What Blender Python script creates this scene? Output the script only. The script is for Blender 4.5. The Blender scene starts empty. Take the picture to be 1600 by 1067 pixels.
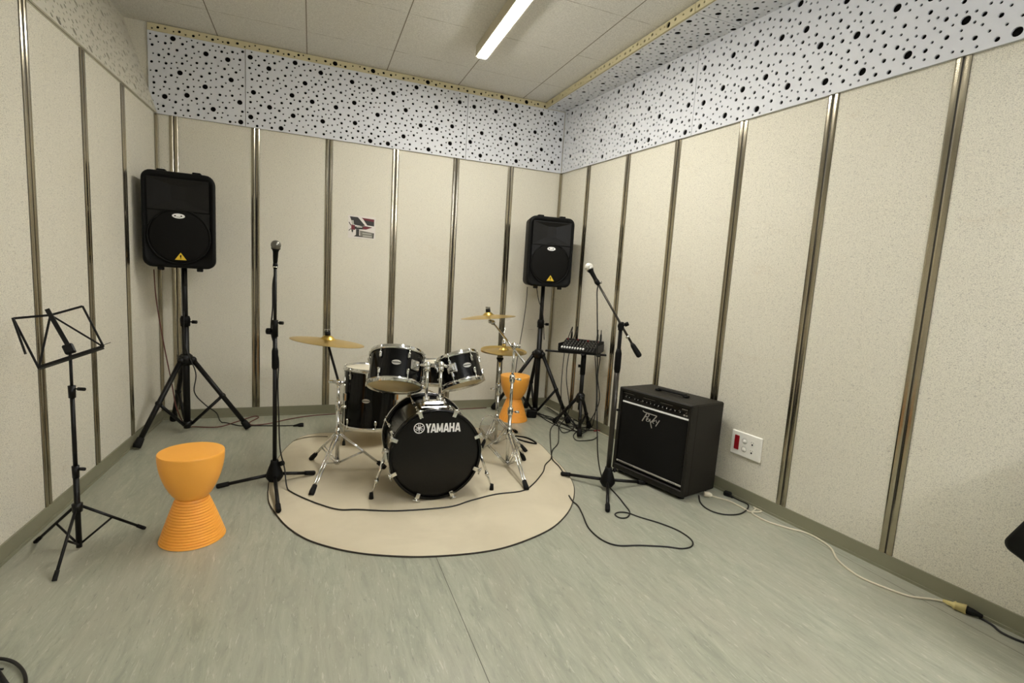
import bpy, math, random
from mathutils import Vector as V, Matrix as M3
from mathutils.geometry import delaunay_2d_cdt
random.seed(7)
pi = math.pi
scn = bpy.context.scene
COL = scn.collection

# ------------------------------------------------------------------ camera
W, H, F = 1600.0, 1067.0, 792.13264
CAM = V((-2.2026642, -4.4897909, 1.2316855))
R = M3(((0.9293693, -0.0109745, -0.3689881), (-0.3642160, 0.1356390, -0.9213841), (0.0601609, 0.9906975, 0.1220616)))
camd = bpy.data.cameras.new('camera')
camd.sensor_fit = 'HORIZONTAL'; camd.sensor_width = 36.0; camd.lens = F * 36.0 / W
camd.clip_start = 0.02
cam = bpy.data.objects.new('camera', camd)
cam.matrix_world = M3.Translation(CAM) @ R.to_4x4()
COL.objects.link(cam); scn.camera = cam

def ray(x, y): return R @ V(((x - W / 2) / F, -(y - H / 2) / F, -1.0))
def fl(x, y, z=0.0):
    d = ray(x, y); return CAM + d * ((z - CAM.z) / d.z)
def onpl(x, y, p, n):
    d = ray(x, y); return CAM + d * ((p - CAM).dot(n) / d.dot(n))
def ony(x, y, yy): return onpl(x, y, V((0, yy, 0)), V((0, 1, 0)))
def onv(b, x, y):                       # on the upright plane through b that faces the camera
    n = V((b[0] - CAM.x, b[1] - CAM.y, 0)); return onpl(x, y, V(b), n)
def zat(b, py):                         # height on the vertical through b seen at picture row py
    lo, hi = -0.5, 3.5
    for _ in range(40):
        m = (lo + hi) / 2
        d = R.transposed() @ (V((b[0], b[1], m)) - CAM)
        if H / 2 - F * d.y / -d.z > py: lo = m
        else: hi = m
    return lo

# ------------------------------------------------------------------ materials
def lin(c):
    f = lambda u: u / 12.92 if u <= 0.04045 else ((u + 0.055) / 1.055) ** 2.4
    return tuple(f(v / 255.0) for v in c) + (1.0,)
MATS = {}
def mat(name, rgb, rough=0.5, metal=0.0, spec=0.5, noise=None, bump=0.0, coat=0.0, emit=None):
    if name in MATS: return MATS[name]
    m = bpy.data.materials.new(name); m.use_nodes = True
    nt = m.node_tree; b = nt.nodes['Principled BSDF']
    c = lin(rgb)
    b.inputs['Base Color'].default_value = c
    b.inputs['Roughness'].default_value = rough; b.inputs['Metallic'].default_value = metal
    b.inputs['Specular IOR Level'].default_value = spec
    b.inputs['Coat Weight'].default_value = coat; b.inputs['Coat Roughness'].default_value = 0.08
    if emit:
        b.inputs['Emission Color'].default_value = lin(emit[0]); b.inputs['Emission Strength'].default_value = emit[1]
    tc = nt.nodes.new('ShaderNodeTexCoord')
    n = nt.nodes.new('ShaderNodeTexNoise'); n.inputs['Scale'].default_value = noise[0] if noise else 60
    n.inputs['Detail'].default_value = 4
    nt.links.new(tc.outputs['Object'], n.inputs['Vector'])
    mx = nt.nodes.new('ShaderNodeMix'); mx.data_type = 'RGBA'
    k = noise[1] if noise else 0.06
    mx.inputs[6].default_value = tuple(v * (1 - k) for v in c[:3]) + (1,)
    mx.inputs[7].default_value = tuple(min(1, v * (1 + k)) for v in c[:3]) + (1,)
    nt.links.new(n.outputs['Fac'], mx.inputs[0]); nt.links.new(mx.outputs[2], b.inputs['Base Color'])
    if bump:
        bp = nt.nodes.new('ShaderNodeBump'); bp.inputs['Strength'].default_value = bump; bp.inputs['Distance'].default_value = 0.002
        nt.links.new(n.outputs['Fac'], bp.inputs['Height']); nt.links.new(bp.outputs['Normal'], b.inputs['Normal'])
    MATS[name] = m
    return m

class NT:
    """small node helper"""
    def __init__(s, name, rough=0.6, spec=0.4):
        s.m = bpy.data.materials.new(name); s.m.use_nodes = True; s.t = s.m.node_tree
        s.b = s.t.nodes['Principled BSDF']; s.b.inputs['Roughness'].default_value = rough
        s.b.inputs['Specular IOR Level'].default_value = spec
        s.tc = s.t.nodes.new('ShaderNodeTexCoord'); MATS[name] = s.m
    def link(s, a, b): s.t.links.new(a, b)
    def mapping(s, scale, rot=(0, 0, 0), loc=(0, 0, 0)):
        n = s.t.nodes.new('ShaderNodeMapping'); n.inputs['Scale'].default_value = scale
        n.inputs['Rotation'].default_value = rot; n.inputs['Location'].default_value = loc
        s.link(s.tc.outputs['Object'], n.inputs['Vector']); return n.outputs['Vector']
    def noise(s, vec, scale, detail=3, rough=0.5, dist=0.0):
        n = s.t.nodes.new('ShaderNodeTexNoise'); n.inputs['Scale'].default_value = scale
        n.inputs['Detail'].default_value = detail; n.inputs['Roughness'].default_value = rough
        n.inputs['Distortion'].default_value = dist
        s.link(vec, n.inputs['Vector']); return n.outputs['Fac']
    def ramp(s, fac, a, b, ca=(0, 0, 0, 1), cb=(1, 1, 1, 1)):
        n = s.t.nodes.new('ShaderNodeValToRGB'); e = n.color_ramp.elements
        e[0].position = a; e[0].color = ca; e[1].position = b; e[1].color = cb
        s.link(fac, n.inputs['Fac']); return n.outputs['Color']
    def mix(s, fac, a, b, mode='MIX'):
        n = s.t.nodes.new('ShaderNodeMix'); n.data_type = 'RGBA'; n.blend_type = mode
        for sock, v in ((0, fac), (6, a), (7, b)):
            if isinstance(v, (tuple, float, int)): n.inputs[sock].default_value = v
            else: s.link(v, n.inputs[sock])
        return n.outputs[2]
    def math(s, op, a, b=None):
        n = s.t.nodes.new('ShaderNodeMath'); n.operation = op
        for i, v in enumerate((a, b)):
            if v is None: continue
            if isinstance(v, (float, int)): n.inputs[i].default_value = v
            else: s.link(v, n.inputs[i])
        return n.outputs[0]
    def bump(s, h, strength=0.3, dist=0.002):
        n = s.t.nodes.new('ShaderNodeBump'); n.inputs['Strength'].default_value = strength; n.inputs['Distance'].default_value = dist
        s.link(h, n.inputs['Height']); s.link(n.outputs['Normal'], s.b.inputs['Normal'])
    def out(s, col): s.link(col, s.b.inputs['Base Color']); return s.m

def wall_mat():
    n = NT('painted_chipboard', 0.7, 0.25)
    o = n.tc.outputs['Object']
    fine = n.noise(n.mapping((1, 1, 1.5)), 115, 4, 0.7, 0.5)
    big = n.noise(o, 1.3, 3)
    base = n.mix(big, lin((230, 226, 212)), lin((222, 217, 201)))
    fleck = n.ramp(fine, 0.35, 0.42, (1, 1, 1, 1), (0, 0, 0, 1))
    base = n.mix(n.math('MULTIPLY', fleck, 0.5), base, lin((142, 138, 132)))
    salt = n.ramp(n.noise(n.mapping((1, 1, 1.4)), 270, 2, 0.6, 0.2), 0.37, 0.50, (1, 1, 1, 1), (0, 0, 0, 1))
    base = n.mix(n.math('MULTIPLY', salt, 0.45), base, lin((122, 116, 108)))
    f2 = n.ramp(n.noise(n.mapping((2, 2, 6)), 1.1, 6, 0.7, 0.8), 0.60, 0.74)
    f2 = n.math('MULTIPLY', f2, n.ramp(n.noise(o, 60, 3), 0.35, 0.65))
    base = n.mix(n.math('MULTIPLY', f2, 0.22), base, lin((178, 152, 108)))
    sc = n.ramp(n.noise(n.mapping((1.5, 1.5, 30)), 1.6, 4, 0.6, 0.3), 0.735, 0.755)
    base = n.mix(n.math('MULTIPLY', sc, 0.35), base, lin((120, 112, 100)))
    n.bump(fine, 0.3, 0.0015)
    return n.out(base)
def floor_mat():
    n = NT('grey_green_linoleum', 0.33, 0.45)
    s0 = n.noise(n.mapping((2.2, .8, 1)), 1.6, 4, 0.6, 0.8)
    s1 = n.noise(n.mapping((12, 2.0, 1)), 2.0, 7, 0.7, 0.9)
    s2 = n.noise(n.mapping((60, 9, 1), rot=(0, 0, .10), loc=(3, 1, 0)), 1.6, 6, 0.7, 0.7)
    s3 = n.noise(n.mapping((64, 8.5, 1), rot=(0, 0, -.06), loc=(9, 4, 0)), 1.5, 5, 0.72, 0.6)
    base = n.mix(n.ramp(s1, 0.32, 0.68), lin((141, 144, 128)), lin((171, 172, 154)))
    base = n.mix(n.math('MULTIPLY', n.ramp(s0, 0.42, 0.66), 0.5), base, lin((160, 157, 141)))
    base = n.mix(n.math('MULTIPLY', n.ramp(s2, 0.58, 0.66), 0.55), base, lin((198, 196, 180)))
    base = n.mix(n.math('MULTIPLY', n.ramp(s3, 0.60, 0.68), 0.55), base, lin((108, 112, 100)))
    n.link(n.math('ADD', n.math('MULTIPLY', s1, 0.12), 0.26), n.b.inputs['Roughness'])
    n.bump(s2, 0.04, 0.001)
    return n.out(base)
def ceiling_mat():
    n = NT('wood_wool_ceiling_board', 0.9, 0.1)
    o = n.tc.outputs['Object']
    w = n.noise(o, 150, 4, 0.7, 1.2)
    base = n.mix(n.ramp(w, 0.38, 0.6), lin((196, 194, 190)), lin((234, 232, 228)))
    big = n.noise(o, 2.5, 3)
    base = n.mix(n.math('MULTIPLY', big, 0.18), base, lin((206, 202, 186)))
    sp = n.t.nodes.new('ShaderNodeSeparateXYZ'); n.link(o, sp.inputs[0])
    def seam(axis, off, width, k):
        f = n.math('FRACT', n.math('DIVIDE', n.math('SUBTRACT', sp.outputs[axis], off), 0.604))
        return n.math('MULTIPLY', n.math('LESS_THAN', f, width / 0.604), k)
    wob = n.noise(o, 7, 2)
    base = n.mix(n.math('MULTIPLY', seam(0, -0.445 - 3.02, 0.007, 0.85), 1.0), base, lin((110, 102, 86)))
    base = n.mix(n.math('MULTIPLY', seam(1, -1.02 - 6.04, 0.005, 0.75), n.ramp(wob, 0.35, 0.6)), base, lin((120, 110, 92)))
    n.bump(w, 0.5, 0.004)
    return n.out(base)
def rug_mat():
    n = NT('beige_felt_carpet', 0.95, 0.1)
    o = n.tc.outputs['Object']
    a = n.noise(o, 2.2, 4, 0.6, 0.5); b = n.noise(o, 420, 2)
    base = n.mix(n.ramp(a, 0.35, 0.7), lin((212, 202, 178)), lin((196, 186, 162)))
    base = n.mix(n.math('MULTIPLY', b, 0.25), base, lin((150, 140, 118)))
    st = n.ramp(n.noise(n.mapping((1, 1, 1), loc=(5, 2, 0)), 6, 2), 0.76, 0.79)
    base = n.mix(n.math('MULTIPLY', st, 0.4), base, lin((130, 112, 84)))
    n.bump(b, 0.3, 0.002)
    return n.out(base)

WALL, FLOOR, CEIL, RUG = wall_mat(), floor_mat(), ceiling_mat(), rug_mat()
BOARD = mat('white_grey_perforated_board', (214, 216, 222), 0.6, noise=(30, 0.03))
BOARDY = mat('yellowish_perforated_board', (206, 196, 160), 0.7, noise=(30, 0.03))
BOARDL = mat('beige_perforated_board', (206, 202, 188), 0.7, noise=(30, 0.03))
FELT = mat('black_felt_backing', (14, 13, 12), 0.95, spec=0.1)
ALU = mat('anodised_aluminium', (172, 164, 146), 0.17, 1.0)
GROOVE = mat('dark_groove', (46, 42, 34), 0.6)
BASEB = mat('olive_grey_skirting', (132, 130, 108), 0.4, noise=(6, 0.08))
BLACKP = mat('black_plastic', (9, 9, 8), 0.6, spec=0.18, noise=(140, 0.1), bump=0.1)
BLACKM = mat('black_powder_coated_steel', (13, 12, 11), 0.42, spec=0.3, noise=(120, 0.1))
RUB = mat('black_rubber', (10, 9, 8), 0.7, spec=0.25)
CABB = mat('black_cable_sheath', (16, 14, 13), 0.5)
CABR = mat('dark_red_cable_sheath', (98, 48, 40), 0.5)
CABW = mat('ivory_cable_sheath', (214, 206, 184), 0.45)
CHROME = mat('chrome', (222, 222, 220), 0.09, 1.0)
CHROMED = mat('brushed_chrome', (186, 184, 178), 0.22, 1.0)
DRUM = mat('black_gloss_drum_wrap', (6, 6, 7), 0.13, spec=0.28, noise=(20, 0.04))
HEADB = mat('black_drumhead', (17, 16, 14), 0.3, spec=0.28, noise=(8, 0.1))
HEADW = mat('white_drumhead', (226, 218, 198), 0.5)
HEADC = mat('clear_film_over_pale_wood', (208, 188, 140), 0.35, noise=(6, 0.18))
BRASS = mat('cymbal_bronze', (212, 180, 96), 0.3, 1.0, noise=(14, 0.12))
WHITE = mat('white_print', (250, 250, 248), 0.5)
SILVER = mat('silver_print', (190, 188, 180), 0.35, 0.5)
YELLOW = mat('yellow_warning_print', (226, 190, 50), 0.5)
ORANGE = mat('orange_moulded_plastic', (252, 177, 72), 0.42, noise=(5, 0.03))
TOLEX = mat('black_vinyl_covering', (24, 21, 15), 0.55, spec=0.3, noise=(260, 0.25), bump=0.35)
GRILLE = mat('black_grille_cloth', (13, 12, 10), 0.8, spec=.2, noise=(500, 0.4), bump=0.3)
PLATE = mat('ivory_white_plastic', (240, 238, 230), 0.35)
RED = mat('dark_red_switch', (132, 14, 24), 0.3)
LAMPB = mat('lamp_housing', (205, 198, 178), 0.4)
FILLU = mat('upper_fill_glow', (255, 252, 244), .4, emit=((242, 245, 252), 68.0))  # upward glow of the added fill lamp, brightens the ceiling
FILLD = mat('lower_fill_glow', (255, 252, 244), .4, emit=((255, 252, 246), 26.0))  # downward glow of the same added fill lamp
LAMPE = mat('lamp_diffuser', (255, 252, 244), 0.4, emit=((255, 252, 243), 48.0))

# ------------------------------------------------------------------ mesh builder
class MB:
    def __init__(s): s.v = []; s.f = []; s.mi = []; s.sm = []; s.mats = []
    def _m(s, m):
        if m not in s.mats: s.mats.append(m)
        return s.mats.index(m)
    def add(s, vs, fs, m, smooth=False):
        o = len(s.v); s.v += [tuple(v) for v in vs]; k = s._m(m)
        for f in fs: s.f.append(tuple(i + o for i in f)); s.mi.append(k); s.sm.append(smooth)
        return s
    def box(s, c, size, m, A=None, bev=0.0):
        c = V(c); hx, hy, hz = (d / 2 for d in size)
        A = A or M3.Identity(3)
        if bev <= 0:
            vs = [c + A @ V((x * hx, y * hy, z * hz)) for x in (-1, 1) for y in (-1, 1) for z in (-1, 1)]
            return s.add(vs, [(0, 1, 3, 2), (4, 6, 7, 5), (0, 4, 5, 1), (2, 3, 7, 6), (0, 2, 6, 4), (1, 5, 7, 3)], m)
        b = min(bev, hx * .95, hy * .95, hz * .95)
        vs = []; idx = {}
        for x in (-1, 1):
            for y in (-1, 1):
                for z in (-1, 1):
                    for a in range(3):
                        p = [x * (hx - b), y * (hy - b), z * (hz - b)]
                        p[a] = (x * hx, y * hy, z * hz)[a]
                        idx[(x, y, z, a)] = len(vs); vs.append(c + A @ V(p))
        fs = []
        g = lambda x, y, z, a: idx[(x, y, z, a)]
        for q in (-1, 1):
            fs.append((g(q, -1, -1, 0), g(q, 1, -1, 0), g(q, 1, 1, 0), g(q, -1, 1, 0)))
            fs.append((g(-1, q, -1, 1), g(1, q, -1, 1), g(1, q, 1, 1), g(-1, q, 1, 1)))
            fs.append((g(-1, -1, q, 2), g(1, -1, q, 2), g(1, 1, q, 2), g(-1, 1, q, 2)))
        for p in (-1, 1):
            for q in (-1, 1):
                fs.append((g(-1, p, q, 1), g(1, p, q, 1), g(1, p, q, 2), g(-1, p, q, 2)))
                fs.append((g(p, -1, q, 0), g(p, 1, q, 0), g(p, 1, q, 2), g(p, -1, q, 2)))
                fs.append((g(p, q, -1, 0), g(p, q, 1, 0), g(p, q, 1, 1), g(p, q, -1, 1)))
        for x in (-1, 1):
            for y in (-1, 1):
                for z in (-1, 1): fs.append((g(x, y, z, 0), g(x, y, z, 1), g(x, y, z, 2)))
        return s.add(vs, fs, m)
    def tube(s, pts, r, m, n=10, caps=True, closed=False):
        pts = [V(p) for p in pts]; k = len(pts)
        rs = r if isinstance(r, (list, tuple)) else [r] * k
        T = []
        for i in range(k):
            a = pts[(i - 1) % k] if (closed or i > 0) else pts[i]
            b = pts[(i + 1) % k] if (closed or i < k - 1) else pts[i]
            t = b - a; T.append(t.normalized() if t.length > 1e-9 else V((0, 0, 1)))
        u = T[0].orthogonal().normalized(); vs = []
        for i in range(k):
            u = (u - T[i] * u.dot(T[i]))
            u = u.normalized() if u.length > 1e-6 else T[i].orthogonal().normalized()
            w = T[i].cross(u)
            for j in range(n):
                a = 2 * pi * j / n; vs.append(pts[i] + (u * math.cos(a) + w * math.sin(a)) * rs[i])
        fs = []
        for i in range(k if closed else k - 1):
            for j in range(n):
                a, b = i * n, ((i + 1) % k) * n
                fs.append((a + j, a + (j + 1) % n, b + (j + 1) % n, b + j))
        s.add(vs, fs, m, True)
        if caps and not closed:
            o = len(s.v) - len(vs); kk = s._m(m)
            s.f.append(tuple(o + j for j in reversed(range(n)))); s.mi.append(kk); s.sm.append(False)
            s.f.append(tuple(o + (k - 1) * n + j for j in range(n))); s.mi.append(kk); s.sm.append(False)
        return s
    def rod(s, a, b, r, m, n=10, r2=None): return s.tube([a, b], [r, r if r2 is None else r2], m, n)
    def lathe(s, prof, o, ax, m, n=32, smooth=True):
        """prof: (radius, height along ax) points"""
        ax = V(ax).normalized(); o = V(o); u = ax.orthogonal().normalized(); w = ax.cross(u); vs = []; fs = []
        for r_, h in prof:
            for j in range(n):
                a = 2 * pi * j / n; vs.append(o + ax * h + (u * math.cos(a) + w * math.sin(a)) * max(r_, 1e-5))
        for i in range(len(prof) - 1):
            for j in range(n):
                fs.append((i * n + j, i * n + (j + 1) % n, (i + 1) * n + (j + 1) % n, (i + 1) * n + j))
        return s.add(vs, fs, m, smooth)
    def ring(s, o, ax, Rr, r, m, n=48, k=8):
        ax = V(ax).normalized(); u = ax.orthogonal().normalized(); w = ax.cross(u); o = V(o)
        return s.tube([o + (u * math.cos(2 * pi * i / n) + w * math.sin(2 * pi * i / n)) * Rr for i in range(n)], r, m, k, closed=True)
    def ball(s, c, r, m, n=14):
        return s.lathe([(r * math.sin(pi * i / 8), -r * math.cos(pi * i / 8)) for i in range(9)], c, (0, 0, 1), m, n)
    def prism(s, poly, o, u, v, t, m, n=None):
        """2D polygon extruded by t along u x v"""
        o, u, v = V(o), V(u), V(v); n = n or u.cross(v).normalized(); k = len(poly)
        a = [o + u * p[0] + v * p[1] for p in poly]; b = [p + n * t for p in a]
        fs = [tuple(reversed(range(k))), tuple(range(k, 2 * k))] + [(i, (i + 1) % k, k + (i + 1) % k, k + i) for i in range(k)]
        return s.add(a + b, fs, m)
    def stroke(s, pts, wd, o, u, v, t, m):
        for (x0, y0), (x1, y1) in zip(pts[:-1], pts[1:]):
            d = V((x1 - x0, y1 - y0)); L = d.length or 1e-6; d /= L; q = V((-d.y, d.x)) * wd / 2
            s.prism([(x0 - q.x, y0 - q.y), (x1 - q.x, y1 - q.y), (x1 + q.x, y1 + q.y), (x0 + q.x, y0 + q.y)], o, u, v, t, m)
        return s
    def build(s, name, parent=None):
        me = bpy.data.meshes.new(name)
        off = ROOT.get(parent.name, V((0, 0, 0))) if parent else V((0, 0, 0))
        me.from_pydata([tuple(V(v) - off) for v in s.v], [], s.f)
        for m in s.mats: me.materials.append(m)
        me.polygons.foreach_set('material_index', s.mi); me.polygons.foreach_set('use_smooth', s.sm)
        me.update()
        o = bpy.data.objects.new(name, me); COL.objects.link(o)
        if parent: o.parent = parent; ROOT[o.name] = off
        return o
ROOT = {}
def tag(o, label=None, cat=None, group=None, kind=None):
    for k, v in (('label', label), ('category', cat), ('group', group), ('kind', kind)):
        if v: o[k] = v
    return o
def thing(name, loc, label, cat, group=None):
    o = bpy.data.objects.new(name, None); COL.objects.link(o); o.location = loc; o.empty_display_size = 0.1
    ROOT[o.name] = V(loc); return tag(o, label, cat, group)
def struct(b, name, label=None):
    o = b.build(name); o['kind'] = 'structure'
    if label: o['label'] = label
    return o
def spline(pts, k=8):
    pts = [V(p) for p in pts]; q = [pts[0] * 2 - pts[1]] + pts + [pts[-1] * 2 - pts[-2]]; out = []
    for i in range(1, len(q) - 2):
        a, b, c, d = q[i - 1:i + 3]
        for j in range(k):
            t = j / k
            out.append(0.5 * ((2 * b) + (c - a) * t + (2 * a - 5 * b + 4 * c - d) * t * t + (3 * b - a - 3 * c + d) * t ** 3))
    out.append(pts[-1]); return out
def fix_normals():
    import bmesh
    for o in bpy.data.objects:
        if o.type == 'MESH':
            bm = bmesh.new(); bm.from_mesh(o.data); bmesh.ops.recalc_face_normals(bm, faces=bm.faces); bm.to_mesh(o.data); bm.free()

# ------------------------------------------------------------------ room shell
ZT, ZC, XL, AL, BE, ZB = 2.2506, 2.857, -3.2577, 0.09304, -0.0342, 0.075
YF = -7.2
rdir = V((math.sin(AL), -math.cos(AL), 0)); rn = V((-math.cos(AL), -math.sin(AL), 0))     # right wall: along, into room
ldir = V((math.sin(BE), -math.cos(BE), 0)); ln = V((math.cos(BE), math.sin(BE), 0))
LC = V((XL, 0, 0)); UP = V((0, 0, 1))
def onR(x, y): return onpl(x, y, V((0, 0, 0)), rn)
def onL(x, y): return onpl(x, y, LC, ln)
LEN = -YF / math.cos(AL); LENL = -YF / math.cos(BE)
xr, xl = math.tan(AL) * -YF, XL + math.tan(BE) * -YF
b = MB(); b.add([(xl - .3, YF - .2, 0), (xr + .3, YF - .2, 0), (.3, .2, 0), (XL - .3, .2, 0),
                 (xl - .3, YF - .2, -.1), (xr + .3, YF - .2, -.1), (.3, .2, -.1), (XL - .3, .2, -.1)],
                [(0, 1, 2, 3), (4, 7, 6, 5), (0, 4, 5, 1), (1, 5, 6, 2), (2, 6, 7, 3), (3, 7, 4, 0)], FLOOR)
struct(b, 'floor')
b = MB(); zc = ZC
cy = .25
b.add([(xl - .4, YF - .2, zc), (xr + .3, YF - .2, zc), (.35, cy, zc), (XL - .4, cy, zc),
       (xl - .4, YF - .2, zc + .1), (xr + .3, YF - .2, zc + .1), (.35, cy, zc + .1), (XL - .4, cy, zc + .1)],
      [(0, 1, 2, 3), (4, 7, 6, 5), (0, 4, 5, 1), (1, 5, 6, 2), (2, 6, 7, 3), (3, 7, 4, 0)], CEIL)
struct(b, 'ceiling')
def slab(p0, d, n, L, z0, z1, th, m):
    b = MB(); b.prism([(0, z0), (L, z0), (L, z1), (0, z1)], p0, d, UP, th, m, n=-n); return b
struct(slab(V((XL - .4, 0, 0)), V((1, 0, 0)), V((0, -1, 0)), -XL + .75, 0, zc, .12, WALL), 'wall_back')
struct(slab(V((0, 0, 0)), rdir, rn, LEN, 0, zc, .12, WALL), 'wall_right')
struct(slab(LC, ldir, ln, LENL, 0, ZT, .12, WALL), 'wall_left')
struct(slab(V((xl - .4, YF, 0)), V((1, 0, 0)), V((0, 1, 0)), xr - xl + .8, 0, zc, .12, mat('dark_rear_wall', (74, 69, 60), .8)), 'wall_front')
def board_strip(p0, d, n, L, name):
    b = MB(); b.prism([(0, 0), (L, 0), (L, ZB), (0, ZB)], p0, d, UP, .008, BASEB, n=n)
    b.prism([(0, .0), (L, .0), (L, .012), (0, .012)], p0 + n * .008, d, UP, .006, BASEB, n=n)
    struct(b, name)
board_strip(V((XL, 0, 0)), V((1, 0, 0)), V((0, -1, 0)), -XL, 'baseboard_back')
board_strip(V((0, 0, 0)), rdir, rn, LEN, 'baseboard_right')
board_strip(LC, ldir, ln, LENL, 'baseboard_left')
TRIM = [0]
def trim(b, label=None):
    TRIM[0] += 1; return struct(b, 'trim_%d' % TRIM[0], label)
def strip(p, d, n, label, wd=.056, z1=ZT):
    """aluminium cover strip: two raised flanges and a dark groove"""
    b = MB(); h = z1 - ZB
    for sgn in (-1, 1):
        c = wd * .275 * sgn
        prof = [(-wd * .225, 0), (wd * .225, 0), (wd * .21, .0045), (wd * .1, .0072), (-wd * .1, .0072), (-wd * .21, .0045)]
        b.prism([(c + q[0], q[1]) for q in prof], p + UP * ZB, d, n, h, ALU, n=UP)
    b.prism([(-wd * .5, 0), (wd * .5, 0), (wd * .5, .0025), (-wd * .5, .0025)], p + UP * ZB, d, n, h, GROOVE, n=UP)
    trim(b, label)
S = .53
nth = ['first', 'second', 'third', 'fourth', 'fifth', 'sixth', 'seventh', 'eighth', 'ninth', 'tenth', 'eleventh', 'twelfth']
bx = V((1, 0, 0)); bn = V((0, -1, 0))
for i, px in enumerate([(271, 180), (399.4, 199), (515, 217.6), (619, 232.7), (713.4, 249), (798.5, 261)]):
    p = ony(px[0], px[1], 0); strip(V((p.x, 0, 0)), bx, bn, 'aluminium cover strip on the back wall, %s from its left corner' % nth[i])
for i in range(11):
    strip(rdir * (0.8484 * S + i * S), rdir, rn, 'aluminium cover strip on the right wall, %s from the back corner' % nth[i])
for i in range(11):
    strip(LC + ldir * (1.1502 * S + i * S), ldir, ln, 'aluminium cover strip on the left wall, %s from the back corner' % nth[i])
for p, nm in ((V((-.012, -.012, 0)), 'right'), (V((XL + .012, -.012, 0)), 'left')):
    b = MB(); b.box(p + UP * (ZB + (ZT - ZB) / 2), (.022, .022, ZT - ZB), ALU, bev=.004)
    trim(b, 'slim metal angle in the back %s corner' % nm)

# ------------------------------------------------------------------ perforated acoustic boards
def perforated(poly, o, u, v, n, label, seed, th=.009, stand=.015, BOARD=BOARD):
    """poly: outline in (u,v); real holes of three sizes right through the board, dark felt behind"""
    rnd = random.Random(seed); xs = [p[0] for p in poly]; ys = [p[1] for p in poly]
    x0, x1, y0, y1 = min(xs), max(xs), min(ys), max(ys); area = (x1 - x0) * (y1 - y0)
    def inside(x, y, m):
        k = len(poly)
        for i in range(k):
            (ax, ay), (bx_, by_) = poly[i], poly[(i + 1) % k]
            L = math.hypot(bx_ - ax, by_ - ay)
            if ((bx_ - ax) * (y - ay) - (by_ - ay) * (x - ax)) / L < m: return False
        return True
    holes = []; cell = {}
    def ok(x, y, r, gap):
        cx, cy_ = int(x / .1), int(y / .1)
        for i in range(cx - 2, cx + 3):
            for j in range(cy_ - 2, cy_ + 3):
                for (X, Y, r2, g2) in cell.get((i, j), ()):
                    if math.hypot(X - x, Y - y) < max(r + r2 + .007, min(gap, g2)): return False
        return True
    for r, gap, dens, sg in ((.0180, .135, 34, 14), (.0100, .058, 190, 10), (.0063, .033, 400, 8)):
        tries = 0; want = int(area * dens); got = 0
        while got < want and tries < want * 30:
            tries += 1; x, y = rnd.uniform(x0, x1), rnd.uniform(y0, y1)
            if inside(x, y, r + .006) and ok(x, y, r, gap):
                cell.setdefault((int(x / .1), int(y / .1)), []).append((x, y, r, gap)); holes.append((x, y, r, sg)); got += 1
    pts = [V(p) for p in poly]; faces = [list(range(len(poly)))]
    loops = [list(range(len(poly)))]
    for x, y, r, sg in holes:
        s0 = len(pts); pts += [V((x + r * math.cos(2 * pi * k / sg), y + r * math.sin(2 * pi * k / sg))) for k in range(sg)]
        faces.append(list(range(s0, s0 + sg))); loops.append(faces[-1])
    vo, eo, fo, ov, oe, of = delaunay_2d_cdt(pts, [], faces, 1, 1e-6)
    top = [o + u * p.x + v * p.y + n * stand for p in vo]; bot = [p - n * th for p in top]
    k = len(vo); fs = []
    remap = {}
    for i, src in enumerate(ov):
        for q in src: remap[q] = i
    fw = n.dot(u.cross(v)) > 0
    for f, src in zip(fo, of):
        if len(src) > 1 or (len(src) == 1 and src[0] != 0): continue
        fs.append(tuple(f) if fw else tuple(reversed(f)))
    b = MB(); b.add(top + bot, fs, BOARD)
    side = []
    for li, lp in enumerate(loops):
        for a, c in zip(lp, lp[1:] + lp[:1]):
            a, c = remap[a], remap[c]; side.append((a, c, k + c, k + a) if (li > 0) == fw else (c, a, k + a, k + c))
    b.add(top + bot, side, BOARD)
    q = [o + u * p[0] + v * p[1] + n * (stand - th - .002) for p in poly]
    b.add(q, [tuple(range(len(q)))], FELT)
    # thin returns that close the board's edge back to the wall
    q2 = [p - n * (stand - th - .002) for p in q]; m = len(q)
    b.add(q + q2, [(i, (i + 1) % m, m + (i + 1) % m, m + i) for i in range(m)], BOARD)
    o_ = trim(b, label); o_['nofix'] = 1
    return o_
zt_ = zc - .004
g = .002
# back wall: three boards
xa = ony(234, 172, 0).x; xj1 = ony(384, 190, 0).x; xj2 = ony(727, 240, 0).x; xe = -.018
for i, (a, c, nm) in enumerate(((xa, xj1 - g, 'short left'), (xj1 + g, xj2 - g, 'long middle'), (xj2 + g, xe, 'right'))):
    perforated([(a, ZT), (c, ZT), (c, zt_ - .052), (a, zt_ - .052)], V((0, 0, 0)), bx, UP, bn, '%s perforated white acoustic board above the back wall' % nm, 10 + i)
perforated([(xa, zt_ - .051), (xe, zt_ - .051), (xe, zt_), (xa, zt_)], V((0, 0, 0)), bx, UP, bn, 'narrow yellowish perforated strip under the ceiling along the back wall', 9, BOARD=BOARDY)
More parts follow.
